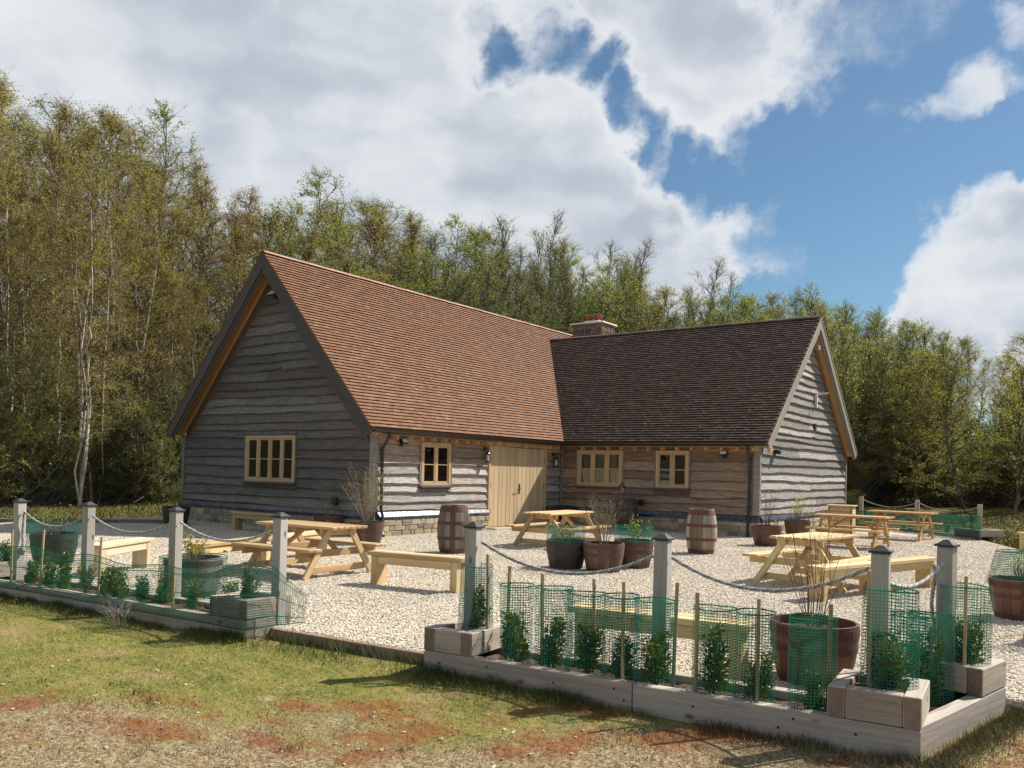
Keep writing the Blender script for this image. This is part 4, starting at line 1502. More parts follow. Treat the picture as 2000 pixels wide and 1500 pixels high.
# left-hand bed (edge coordinates s from -7.0 to -2.05)
def long_bed(label, s0, s1, depth, seglen, zt=.10):
    o = thing('raised_bed', label, 'raised bed', edge(s0), 0, 'timber beds round the terrace')
    L_ = s1 - s0
    n = max(1, round(L_ / seglen)); st = L_ / n
    zc = zt - .1
    for k in range(n):
        beam('sleeper', EU * (k * st + .003) + EN * .05 + Vector((0, 0, zc)), EU * ((k + 1) * st - .003) + EN * .05 + Vector((0, 0, zc)), .10, .20, 'sleeper', SLEEP_T, o)
        beam('sleeper', EU * (k * st + .003) + EN * (depth - .05) + Vector((0, 0, zc)), EU * ((k + 1) * st - .003) + EN * (depth - .05) + Vector((0, 0, zc)), .10, .20, 'sleeper', SLEEP_T, o)
    for a in (.051, L_ - .051):
        beam('sleeper', EU * a + EN * .103 + Vector((0, 0, zc)), EU * a + EN * (depth - .103) + Vector((0, 0, zc)), .10, .198, 'sleeper', SLEEP_T, o)
    soil(o, [EU * .1 + EN * .1, EU * (L_ - .1) + EN * .1, EU * (L_ - .1) + EN * (depth - .1), EU * .1 + EN * (depth - .1)], zt - .045)
    return o


long_bed('long low timber bed behind green netting at the left', -7.05, -2.04, .56, 1.7)
frame_box('planter_box', 'grey timber box at the right end of the left-hand bed', 'planter', edge(-2.56, .0), EU, EN, .52, .56, .104, .285, group='timber boxes on the beds')
frame_box('planter_box', 'grey timber box at the left end of the left-hand bed', 'planter', edge(-7.05, .0), EU, EN, .52, .56, .104, .285, group='timber boxes on the beds')
# right-hand bed with its return
bd = thing('raised_bed', 'L-shaped low timber bed with mesh guards in the right foreground', 'raised bed', edge(0), 0, 'timber beds round the terrace')
L1 = 3.58
RU = Vector((math.sin(math.radians(11.0)), math.cos(math.radians(11.0)), 0))   # return direction
RN = Vector((-RU.y, RU.x, 0))
zc = Vector((0, 0, 0.0))
for k in range(2):
    beam('sleeper', EU * (k * L1 / 2 + .003) + EN * .05, EU * ((k + 1) * L1 / 2 - (.003 if k == 0 else .0)) + EN * .05, .10, .20, 'sleeper', SLEEP_T, bd, variant=k)
    beam('sleeper', EU * (k * 1.5 + .003) + EN * .51, EU * ((k + 1) * 1.5 - .003) + EN * .51, .10, .196, 'sleeper', SLEEP_T, bd)
beam('sleeper', EU * .051 + EN * .103, EU * .051 + EN * .455, .10, .198, 'sleeper', SLEEP_T, bd)
cpt = EU * L1 + EN * .104
beam('sleeper', cpt + RN * .05 - EU * .004, cpt + RN * .05 + RU * 1.50, .10, .198, 'sleeper', SLEEP_T, bd, variant=1)
beam('sleeper', cpt + RN * .50 + RU * .45, cpt + RN * .50 + RU * 1.50, .10, .196, 'sleeper', SLEEP_T, bd)
beam('sleeper', cpt + RN * .10 + RU * 1.45, cpt + RN * .448 + RU * 1.45, .10, .194, 'sleeper', SLEEP_T, bd)
soil(bd, [EU * .1 + EN * .1, EU * (L1 - .1) + EN * .1, EU * (L1 - .1) + EN * .46, EU * .1 + EN * .46], .05)
soil(bd, [cpt + RN * .1 + RU * .3, cpt + RN * .1 + RU * 1.4, cpt + RN * .45 + RU * 1.4, cpt + RN * .45 + RU * .3], .045)
frame_box('planter_box', 'pale timber box at the front left corner of the right-hand bed', 'planter', edge(0.0, .0), EU, EN, .46, .52, .104, .285, group='timber boxes on the beds')
cb = edge(L1 - .515, -.002)
frame_box('planter_box', 'large timber box on the nearest corner of the right-hand bed', 'planter', cb, EU, EN, .52, .54, .104, .288, group='timber boxes on the beds')
bb = E0 + cpt + RU * 1.02 + RN * .50
frame_box('planter_box', 'timber box at the far end of the return of the right-hand bed', 'planter', bb, -RN, RU, .50, .48, .104, .288, group='timber boxes on the beds')
# threshold timber between the two beds
for k in range(7):
    for dz in ((.03, -.04) if k % 2 else (0.0,)):
        mb = MB(); mb.tube([(0, -.0015, 0), (0, .004, 0)], .009, 8, (.03, .025, .02))
        p = E0 + EU * (.14 + k * .53 + random.uniform(-.1, .1))
        mb.build('bolt', MAT['black_metal'], bd, loc=Vector((p.x - E0.x, p.y - E0.y, .02 + dz)), rot=EA)
th = thing('threshold_timber', 'low brown timber edging across the gap between the front beds', 'edging', edge(-2.0, .30), 0)
beam('sleeper', (EU * .02) + Vector((0, 0, -.095)), EU * 1.0 + Vector((0, 0, -.095)), .11, .20, 'sleeper', [(.30, .21, .14)], th)
beam('sleeper', (EU * 1.006) + Vector((0, 0, -.095)), EU * 2.02 + Vector((0, 0, -.095)), .11, .20, 'sleeper', [(.27, .19, .13)], th)

# ---- posts with caps, ropes
POST_T = [(.38, .345, .30), (.42, .39, .35), (.36, .33, .29), (.45, .415, .37)]


def fence_post(x, y, top, label, rz=EA, size=.106, tints=POST_T, cap=True, base=-.1):
    o = thing('fence_post', label, 'post', (x, y, 0), rz, 'posts of the rope fence')
    beam('shaft', (0, 0, base), (0, 0, top - .035), size, size, 'post_wood', tints, o, up=(0, 1, 0), b=.008)
    if cap:
        mb = MB(); s = size / 2 + .014
        mb.box((-s, -s, top - .036), (s, s, top - .018), (.045, .045, .045), .004)
        s2 = s - .012
        mb.add([(-s2, -s2, top - .018), (s2, -s2, top - .018), (s2, s2, top - .018), (-s2, s2, top - .018), (-.018, -.018, top + .012), (.018, -.018, top + .012), (.018, .018, top + .012), (-.018, .018, top + .012)],
               [(0, 1, 5, 4), (1, 2, 6, 5), (2, 3, 7, 6), (3, 0, 4, 7), (4, 5, 6, 7)], (.05, .05, .05))
        mb.build('cap', MAT['barge_wood'], o)
    return o


PL = [(2.41, -8.47, 1.05), (3.58, -8.21, 1.05), (5.2, -8.09, 1.06), (6.87, -8.03, 1.08)]
PR = [(9.17, -7.90, 1.11), (10.73, -7.61, 1.10), (12.24, -7.60, 1.12), (12.47, -6.62, 1.12)]
for k, p in enumerate(PL):
    fence_post(*p, ['leftmost grey post of the rope fence, with a rope tail', 'second post from the left in the left-hand rope fence', 'third post from the left, in front of a mesh-wrapped planter', 'post in the timber box at the right end of the left-hand fence'][k])
for k, p in enumerate(PR):
    fence_post(*p, ['post in the front left box of the right-hand bed', 'middle post of the right-hand rope fence, beside mesh guards', 'cracked post in the nearest corner box', 'post in the far box of the return, with a hanging rope tail'][k], rz=EA if k < 3 else -math.radians(11))


def rope_mesh(pts, rad, strands=True, tint=(.42, .39, .35)):
    mb = MB()
    P = [Vector(p) for p in pts]
    if not strands:
        mb.tube(P, rad, 6, tint); return mb
    ln = sum((P[i + 1] - P[i]).length for i in range(len(P) - 1))
    pitch = rad * 6.5
    for s in range(3):
        q = []
        acc_ = 0
        for i, p in enumerate(P):
            d = (P[min(i + 1, len(P) - 1)] - P[max(i - 1, 0)]).normalized()
            a = d.cross(Vector((.3, .1, 1)) if abs(d.z) < .9 else Vector((1, 0, 0))).normalized(); b = a.cross(d)
            if i: acc_ += (p - P[i - 1]).length
            w_ = acc_ / pitch * 2 * PI + s * 2.094
            q.append(p + (a * math.cos(w_) + b * math.sin(w_)) * rad * .52)
        mb.tube(q, rad * .54, 6, tuple(c * (1.05, .86, .62)[s] for c in tint))
    return mb


def rope(a, b, sag, label, rad=.0135, n=None, strands=True, tint=(.43, .41, .375)):
    a = Vector(a); b = Vector(b)
    ln = (b - a).length
    n = n or max(16, int(ln / .011) if strands else 24)
    pts = []
    for i in range(n + 1):
        s = i / n
        p = a * (1 - s) + b * s
        p.z -= sag * 4 * s * (1 - s)
        pts.append(p - a)
    o = rope_mesh(pts, rad, strands, tint).build('rope', MAT['rope'], None, loc=a, smooth=True)
    tag(o, label, 'rope', 'ropes slung between the posts')
    return o


def att(p, q, drop, off=.075):
    p = Vector(p); q = Vector(q)
    d = (q - p); d.z = 0; d.normalize()
    return Vector((p.x, p.y, p.z - drop)) + d * off


for k in range(3):
    a, b = PL[k], PL[k + 1]
    rope(att(a, b, .15), att(b, a, .16), .155, ['first', 'second', 'third'][k] + ' swag of pale rope from the left, in the left-hand fence', tint=(.52, .50, .47))
rope(att(PR[0], PR[1], .15), att(PR[1], PR[0], .16), .19, 'long grey rope swag between the front left box post and the middle post')
rope(att(PR[1], PR[2], .16), att(PR[2], PR[1], .14), .19, 'long grey rope swag between the middle post and the cracked corner post')
rope(att(PR[2], PR[3], .22), att(PR[3], PR[2], .15), .09, 'short pale rope swag between the two posts of the return', tint=(.58, .56, .53))
# rope tails
for (p, lean, ln, lab) in ((PL[0], EU, .42, 'rope tail hanging from the leftmost post'), (PR[3], Vector((-.95, -.05, 0)), .47, 'knotted rope tail hanging from the post of the return')):
    b = Vector((p[0], p[1], p[2] - .17)) + lean.normalized() * .085
    pts = [Vector((0, 0, 0)) + Vector((.008 * math.sin(i * .2), 0, -ln * i / 40)) for i in range(41)]
    mb = rope_mesh(pts, .014, True, (.44, .40, .36))
    mb.lathe([(.0, -ln - .10), (.022, -ln - .09), (.034, -ln - .05), (.032, -ln - .015), (.016, -ln + .015), (0, -ln + .02)], 10, (.36, .34, .31))
    tag(mb.build('rope', MAT['rope'], None, loc=b, smooth=True), lab, 'rope', 'ropes slung between the posts')
# iron eyes where the ropes meet the posts
for k, (p, q) in enumerate([(PL[0], PL[1]), (PL[1], PL[2]), (PL[2], PL[3]), (PR[0], PR[1]), (PR[1], PR[2]), (PR[2], PR[3])]):
    pass

# ---- picnic tables
def make_table(label, x, y, rz, L_=1.55, cols=PINE_T):
    o = thing('picnic_table', label, 'picnic table', (x, y, 0), rz, 'picnic tables on the terrace')
    h, Wt, S, zs = .715, .70, .60, .43
    n = 6; pw = Wt / n
    for k in range(n):
        yy = -Wt / 2 + (k + .5) * pw
        beam('top_plank', (-L_ / 2, yy, h - .019), (L_ / 2, yy, h - .019), pw - .012, .038, 'pine', cols, o)
    for sgn in (-1, 1):
        for k in range(2):
            yy = sgn * (S - .02 + k * .125)
            beam('seat_plank', (-L_ / 2, yy, zs - .019), (L_ / 2, yy, zs - .019), .115, .038, 'pine', cols, o)
    for xs in (-1, 1):
        xx = xs * (L_ / 2 - .20)
        xi = xx - xs * .048
        beam('top_bearer', (xi, -Wt / 2 + .01, h - .038 - .047), (xi, Wt / 2 - .01, h - .038 - .047), .044, .092, 'pine', cols, o)
        beam('seat_bearer', (xi, -S - .16, zs - .038 - .05), (xi, S + .16, zs - .038 - .05), .044, .098, 'pine', cols, o)
        beam('low_rail', (xi, -S + .06, .115), (xi, S - .06, .115), .040, .09, 'pine', cols, o)
        for sgn in (-1, 1):
            beam('leg', (xx, sgn * (S + .05), .0), (xx, sgn * .20, h - .045), .046, .094, 'pine', cols, o, up=(0, 1, .2))
            pass
    for xs in (-1, 1):
        beam('brace', (xs * (L_ / 2 - .27), 0, zs - .06), (xs * .10, 0, h - .06), .07, .045, 'pine', cols, o, up=(1, 0, 0))
    beam('top_batten', (0, -Wt / 2 + .02, h - .058), (0, Wt / 2 - .02, h - .058), .09, .036, 'pine', cols, o)
    return o


make_table('weathered picnic table in front of the shaded gable, beside the left-hand fence', 3.96, -5.16, .04, 1.6, [(.50, .335, .17), (.47, .30, .145), (.53, .37, .20), (.45, .29, .145)])
make_table('picnic table just in front of the double door', 3.95, 1.53, 1.59, 1.8)
make_table('bright pine picnic table behind the cracked corner post', 9.88, -.78, 1.44, 1.55, NEWP_T)
make_table('picnic table beside the wing gable, nearer of the pair seen side on', 8.5, 6.9, -.05, 1.65, [(.50, .29, .12), (.46, .26, .105), (.53, .33, .15), (.56, .37, .18)])
make_table('farthest picnic table, by the rope fence beyond the wing gable', 8.8, 10.75, -.08, 1.6, [(.50, .29, .12), (.46, .26, .105), (.53, .33, .15), (.56, .37, .18)])


# ---- sleeper benches
def bench(label, x, y, rz, L_, h=.44, W_=.27, cols=NEWP_T):
    o = thing('bench', label, 'bench', (x, y, 0), rz, 'timber benches on the terrace')
    for k in (-1, 1):
        beam('top_plank', (-L_ / 2, k * W_ / 4, h - .025), (L_ / 2, k * W_ / 4, h - .025), W_ / 2 - .004, .05, 'pine', cols, o)
        beam('apron', (-L_ / 2 + .165, k * (W_ / 2 - .045), h - .105), (L_ / 2 - .165, k * (W_ / 2 - .045), h - .105), .04, .105, 'pine', cols, o)
        beam('leg', (k * (L_ / 2 - .11), 0, -.01), (k * (L_ / 2 - .11), 0, h - .052), .21 if False else W_ - .04, .10, 'pine', cols, o, up=(1, 0, 0))
    return o


bench('bench standing alone in the sun in front of the whisky barrel', 6.10, -5.20, .146, 1.45)
bench('bench right behind the mesh guards of the right-hand bed', 10.49, -7.16, .11, 1.5)
bench('bench behind the cracked corner post, nearer of two end to end', 10.56, -1.85, 1.285, 1.42)
bench('bench between the two posts of the return, farther of two end to end', 11.0, -.42, 1.285, 1.42)
bench('shaded bench against the front gable under the window', -2.62, -1.05, .06, 1.75, cols=[(.48, .36, .17), (.44, .32, .15)])
bench('long bench behind the weathered picnic table at the left', 2.95, -5.75, 1.85, 1.6)
bench('bench half hidden beyond the weathered picnic table', 2.45, -4.05, 1.85, 1.5)
bench('pale bench seen end on behind the second post from the left', 2.2, -7.05, 2.1, 1.35, cols=[(.64, .53, .36), (.60, .49, .32)])
bench('bench whose end shows at the right edge of the terrace', 12.2, 9.0, .5, 1.3)

# ---- barrels
def stave_mesh(n, R0, R1, z0, z1, zb, cols, k, th=.022, seg=6):
    """one stave of a barrel with belly radius R1 at height zb and end radius R0"""
    a0 = -PI / n + .006; a1 = PI / n - .006
    vs = []
    for i in range(seg + 1):
        z = z0 + (z1 - z0) * i / seg
        t_ = (z - zb) / (0.45)
        R_ = R1 - (R1 - R0) * t_ * t_
        for rr_, aa in ((R_, a0), (R_, 0), (R_, a1), (R_ - th, a1), (R_ - th, a0)):
            vs.append((rr_ * math.cos(aa), rr_ * math.sin(aa), z))
    fs = []
    for i in range(seg):
        a = i * 5; b = a + 5
        for q in range(5):
            fs.append((a + q, a + (q + 1) % 5, b + (q + 1) % 5, b + q))
    fs.append((4, 3, 2, 1, 0)); e = seg * 5; fs.append((e, e + 1, e + 2, e + 3, e + 4))
    mb = MB(); mb.add(vs, fs, cols[k])
    return mb.mesh('stave', MAT['barrel_wood'])


def Rz(z, R0, R1, zb):
    t_ = (z - zb) / .45
    return R1 - (R1 - R0) * t_ * t_


def make_barrel(name, label, cat, x, y, top, half, cols, hoops, hoopc, group, rz=0, full=True, scale=1.0, soilc=(.07, .05, .035)):
    n = 20
    R0, R1 = (.235, .305) if not half else (.25, .325)
    zb = .44 if not half else .45
    o = thing(name, label, cat, (x, y, -.005), rz, group)
    meshes = CACHE.setdefault(('stave', half, cols[0]), [stave_mesh(n, R0, R1, 0, top, zb, cols, k) for k in range(len(cols))])
    for k in range(n):
        link('stave', meshes[random.randrange(len(meshes))], o, rot=k * 2 * PI / n)
    for (za, zb_) in hoops:
        key = ('hoop', half, za, hoopc)
        if key not in CACHE:
            mb = MB()
            ra_, rb_ = Rz(za, R0, R1, zb) + .004, Rz(zb_, R0, R1, zb) + .004
            mb.lathe([(ra_ - .006, za), (ra_, za), (rb_, zb_), (rb_ - .006, zb_), (ra_ - .006, za)], 40, hoopc)
            CACHE[key] = mb.mesh('hoop', MAT['rust_iron'], False)
        link('hoop', CACHE[key], o)
    if not half:
        mb = MB(); mb.lathe([(0, top - .035), (R0 - .005, top - .035), (R0 - .005, top - .06), (0, top - .06)], 28, (.30, .24, .18)); mb.build('lid', MAT['barrel_wood'], o)
    else:
        mb = MB(); R_ = Rz(top - .06, R0, R1, zb) - .022
        mb.lathe([(0, top - .05), (R_ * .6, top - .06), (R_, top - .07)], 24, soilc); mb.build('soil', MAT['soil'], o)
    return o


WHISKY = [(.19, .150, .115), (.14, .107, .080), (.225, .185, .145), (.10, .072, .052), (.165, .118, .080)]
DARKW = [(.085, .065, .055), (.065, .05, .045), (.11, .08, .065), (.07, .055, .05)]
TUB = [(.105, .064, .042), (.075, .047, .033), (.135, .085, .056), (.085, .05, .033)]
TUBD = [(.05, .036, .030), (.04, .030, .026), (.06, .042, .034)]
RUST = (.10, .046, .03)
HO_F = [(.004, .10), (.265, .325), (.54, .60), (.775, .875)]
HO_H = [(.02, .08), (.25, .305), (.37, .435)]
make_barrel('whisky_barrel', 'weathered whisky barrel standing in front of the sunlit stone plinth', 'barrel', 3.48, -1.36, .89, False, WHISKY, HO_F, RUST, 'standing barrels')
make_barrel('whisky_barrel', 'pale whisky barrel in the sun in front of the wing', 'barrel', 6.76, 2.36, .89, False, [(.28, .225, .17), (.21, .16, .115), (.33, .27, .205), (.16, .115, .08)], HO_F, (.12, .052, .032), 'standing barrels')
make_barrel('whisky_barrel', 'dark barrel in shade against the wing wall, carrying a lantern', 'barrel', 2.62, 6.95, .89, False, DARKW, HO_F, (.05, .045, .045), 'standing barrels')
# lantern on the dark barrel
ln = thing('lantern', 'black lantern standing on the dark barrel by the wing', 'lantern', (2.50, 6.88, .86))
mb = MB(); k = (.014, .014, .015)
mb.lathe([(0, 0), (.07, 0), (.07, .02), (.02, .04), (.015, .12), (.05, .14), (.065, .15), (0, .15)], 12, k)
for a in range(4):
    w_ = a * PI / 2 + .4
    mb.tube([(.06 * math.cos(w_), .06 * math.sin(w_), .15), (.08 * math.cos(w_), .08 * math.sin(w_), .33)], .006, 5, k)
mb.build('frame', MAT['black_metal'], ln)
mb = MB(); mb.lathe([(.10, .33), (.095, .345), (.03, .40), (.02, .43), (0, .45)], 12, k); mb.build('roof', MAT['black_metal'], ln)
mb = MB(); mb.lathe([(.05, .16), (.068, .33)], 8, (1, 1, 1)); mb.build('glass', MAT['glass'], ln)

TUBS = [('pA', 6.26, -1.85, TUBD, 'dark half-barrel planter with a mesh collar, left of the trio'),
        ('pB', 6.90, -1.76, TUB, 'half-barrel planter with a bare brown shrub, middle of the trio'),
        ('pC', 6.96, -.87, TUB, 'half-barrel planter with a mesh collar and green shoots, right of the trio'),
        ('pD', 1.21, -1.35, TUB, 'half-barrel planter with a tall twiggy shrub at the barn corner'),
        ('pE', -1.0, -.42, TUB, 'half-barrel planter against the front gable behind the picnic table'),
        ('pF', 7.05, 5.32, [(.14, .062, .04), (.12, .052, .036), (.16, .075, .05)], 'reddish half-barrel planter by the wing corner downpipe'),
        ('pG', 6.75, 8.5, [(.12, .056, .04), (.10, .048, .034), (.14, .066, .045)], 'half-barrel planter with a pale leafy shrub under the wing gable'),
        ('pH', 11.58, -6.72, [(.15, .060, .035), (.11, .046, .03), (.17, .072, .045), (.13, .055, .033)], 'large half-barrel planter with bare stems behind the nearest mesh guards'),
        ('pI', 12.56, -2.1, [(.16, .07, .045), (.13, .055, .036), (.18, .082, .055)], 'half-barrel planter under a mesh hood at the right edge'),
        ('pJ', 4.72, -7.55, [(.20, .185, .165), (.17, .155, .14), (.23, .21, .19)], 'grey half-barrel planter wrapped in green mesh at the left-hand fence'),
        ('pK', .55, -7.16, TUBD, 'planter under a broad green mesh collar behind the leftmost post'),
        ('pL', -5.6, -1.3, TUBD, 'black half-barrel planter at the left corner of the front gable')]
for (key, x, y, cols, lab) in TUBS:
    make_barrel('half_barrel_planter', lab, 'planter', x, y, .46, True, cols, HO_H, RUST if cols is not TUBD else (.06, .045, .035), 'half-barrel planters', rz=random.uniform(0, 6))

# ---- wooden bin by the wing gable
b = thing('storage_box', 'pale wooden storage box with a lid behind the side-on picnic tables', 'box', (7.3, 10.6, 0), .1)
for k in range(6):
    beam('plank', (-.27, -.31, .07 + k * .13), (.27, -.31, .07 + k * .13), .03, .122, 'pine', NEWP_T, b)
    beam('plank', (.30, -.29, .07 + k * .13), (.30, .29, .07 + k * .13), .03, .122, 'pine', NEWP_T, b)
    beam('plank', (-.30, -.29, .07 + k * .13), (-.30, .29, .07 + k * .13), .03, .122, 'pine', NEWP_T, b)
beam('back', (-.27, .30, .39), (.27, .30, .39), .03, .76, 'pine', NEWP_T, b)
beam('lid', (-.36, 0, .81), (.36, 0, .81), .70, .035, 'pine', NEWP_T, b)

# ---- green plastic mesh guards
NETC = (.02, .20, .15)


def net_tube(R_, H_, ncirc, pitch, sw=.0028, taper=0.0, wob=.006, seed=1, band=True):
    """a tube of plastic mesh: rings and uprights as flat strips"""
    r = random.Random(seed)
    V, F = [], []
    ph = [r.uniform(0, 6) for _ in range(4)]
    def P(a, z, dr=0.0):
        R2 = R_ * (1 + taper * z / H_) + wob * math.sin(2 * a + ph[0] + z * 3) + wob * .6 * math.sin(3 * a + ph[1]) + dr
        return (R2 * math.cos(a), R2 * math.sin(a) , z + .004 * math.sin(2 * a + ph[2]))
    nr = int(H_ / pitch)
    for j in range(nr + 1):
        z = j * pitch
        s = sw * (2.4 if band and j in (nr,) else 1.0)
        for i in range(ncirc):
            a, b_ = 2 * PI * i / ncirc, 2 * PI * (i + 1) / ncirc
            k = len(V); V += [P(a, z - s), P(b_, z - s), P(b_, z + s), P(a, z + s)]; F.append((k, k + 1, k + 2, k + 3))
    nu = ncirc * 2
    for i in range(nu):
        a = 2 * PI * i / nu
        da = sw * .8 / R_
        for j in range(6):
            z0, z1 = H_ * j / 6, H_ * (j + 1) / 6
            k = len(V); V += [P(a - da, z0, .0012), P(a + da, z0, .0012), P(a + da, z1, .0012), P(a - da, z1, .0012)]; F.append((k, k + 1, k + 2, k + 3))
    me = fast_mesh('mesh_tube', np.array(V), np.array(F))
    me.materials.append(MAT['leaf_net'])
    return me


NETS = [net_tube(.138, .62, 21, .0195, sw=.0020, wob=.011, seed=s) for s in range(4)]
GUARDS = [(9.27, -7.98, .23, 0.56), (9.65, -7.93, .05, .62), (9.98, -7.92, .05, .63), (10.28, -7.93, .05, .62), (10.55, -7.91, .05, .63), (10.82, -7.88, .05, .62),
          (11.25, -7.88, .05, .62), (11.53, -7.86, .05, .62), (11.90, -7.84, .05, .63), (12.32, -7.72, .23, .66), (12.34, -7.20, .05, .62), (12.43, -6.98, .05, .60), (12.60, -6.64, .23, .60)]
gnames = ['mesh guard in the front left box of the right-hand bed', 'first mesh guard along the front of the right-hand bed', 'second mesh guard along the front of the right-hand bed', 'third mesh guard along the front of the right-hand bed',
          'fourth mesh guard along the front of the right-hand bed', 'mesh guard just left of the middle post', 'mesh guard just right of the middle post', 'mesh guard left of the large half-barrel planter', 'mesh guard in front of the large half-barrel planter',
          'broad mesh guard in the nearest corner box', 'mesh guard right behind the nearest corner box', 'mesh guard between the two boxes of the return', 'mesh guard in the far box of the return']
for k, (x, y, z, hh) in enumerate(GUARDS):
    g = thing('plant_guard', 'green plastic ' + gnames[k], 'plant guard', (x, y, z), random.uniform(0, 6), 'green mesh plant guards')
    m_ = link('mesh_tube', NETS[k % 4], g)
    m_.scale = (1.0 if k not in (9, 12) else 1.12, 1.0 if k not in (9, 12) else 1.12, hh / .62)
    a = random.uniform(0, 6)
    if k != 11:
        tx, ty = random.uniform(-.02, .02), random.uniform(-.02, .02)
        mb = MB(); hs = hh + random.uniform(.06, .12)
        mb.box((-.011, -.011, -.06), (.011, .011, hs), (.42, .33, .17), .003)
        st = mb.build('stake', MAT['cane'], g, loc=(.134 * math.cos(a), .134 * math.sin(a), 0), rot=(tx, ty, a))


# ---- leafy hedge plants
def leaves_array(centers, dirs, size, rng, aspect=.45, fold=.0):
    """one pointed leaf (2 triangles sharing the midrib) per centre"""
    n = len(centers)
    d = dirs / (np.linalg.norm(dirs, axis=1, keepdims=True) + 1e-9)
    t_ = rng.normal(size=(n, 3)); s = np.cross(d, t_); s /= (np.linalg.norm(s, axis=1, keepdims=True) + 1e-9)
    L_ = size * rng.uniform(.7, 1.25, n)[:, None]
    a = centers; b = centers + d * L_
    mid = centers + d * L_ * .5
    l = mid - s * L_ * aspect * .5; r_ = mid + s * L_ * aspect * .5
    V = np.stack([a, l, b, r_], 1).reshape(-1, 3)
    F = np.arange(4 * n).reshape(n, 4)
    return V, F


def hedge_mesh(seed, H_, R_, nleaf, size=.05):
    rng = np.random.default_rng(seed)
    mb = MB()
    C_, D_ = [], []
    ns = int(rng.integers(4, 9))
    side = rng.normal(size=2) * .03
    for s in range(ns):
        a = rng.uniform(0, 6.28); lean = rng.uniform(.15, 1.0) * R_
        hh = H_ * rng.uniform(.45, 1.05)
        top = np.array([lean * math.cos(a) + side[0], lean * math.sin(a) + side[1], hh])
        base = np.array([.025 * math.cos(a), .025 * math.sin(a), 0])
        mid = base + (top - base) * .5 + np.append(rng.normal(size=2) * .015, .03)
        mb.tube([tuple(base), tuple(mid), tuple(top)], [.006, .005, .002], 4, (.14, .10, .05))
        m_ = max(12, int(nleaf / ns * hh / H_ * 1.3))
        tt = rng.uniform(.12, 1.05, m_)
        c = base + (top - base) * tt[:, None]
        aa = rng.uniform(0, 6.28, m_); rad = rng.uniform(.1, 1, m_) * (.075 - .04 * np.clip(tt, 0, 1))
        c[:, 0] += np.cos(aa) * rad; c[:, 1] += np.sin(aa) * rad
        D_.append(np.stack([np.cos(aa), np.sin(aa), rng.uniform(-.1, 1.5, m_)], 1)); C_.append(c)
    V, F = leaves_array(np.concatenate(C_), np.concatenate(D_), size, rng, .48)
    V[:, 2] = np.maximum(V[:, 2], .005)
    me = fast_mesh('foliage', V, F); me.materials.append(MAT['leaf_hedge'])
    return me, mb.mesh('stem', MAT['twig'])


HEDGE = [hedge_mesh(50 + i, .37 + .05 * (i % 3), .125, 1050, .036) for i in range(10)]


def hedge(x, y, z, label, sc=1.0, group='young hedge plants in the beds', v=None, name='hedge_plant', protos=None):
    o = thing(name, label, 'plant', (x, y, z), (random.uniform(-.1, .1), random.uniform(-.1, .1), random.uniform(0, 6.2)), group)
    sc *= random.uniform(.68, 1.02)
    a, b = (protos or HEDGE)[random.randrange(10) if v is None else v]
    f = link('foliage', a, o); s = link('stem', b, o)
    for q in (f, s):
        q.scale = (sc, sc, sc)
    return o


for k, (x, y, z, hh) in enumerate(GUARDS):
    hedge(x + random.uniform(-.02, .02), y + random.uniform(-.02, .02), z, 'young plant inside the ' + gnames[k], random.uniform(.92, 1.12))
LP = [(3.05, -8.62), (3.35, -8.52), (3.72, -8.56), (3.98, -8.42), (4.42, -8.44), (4.78, -8.45), (5.02, -8.36), (5.42, -8.38), (5.90, -8.33), (6.2, -8.1)]
for k, (x, y) in enumerate(LP):
    hedge(x, y, .05, ORD[k] + ' young hedge plant from the left behind the left-hand netting', random.uniform(.85, 1.1))
hedge(6.62, -8.22, .23, 'young hedge plant in the box at the right end of the left-hand bed', .85)
hedge(6.8, -8.32, .23, 'small hedge plant by the post in the right end box of the left-hand bed', .7)
hedge(2.25, -8.55, .23, 'young hedge plant in the box at the left end of the left-hand bed', .8)


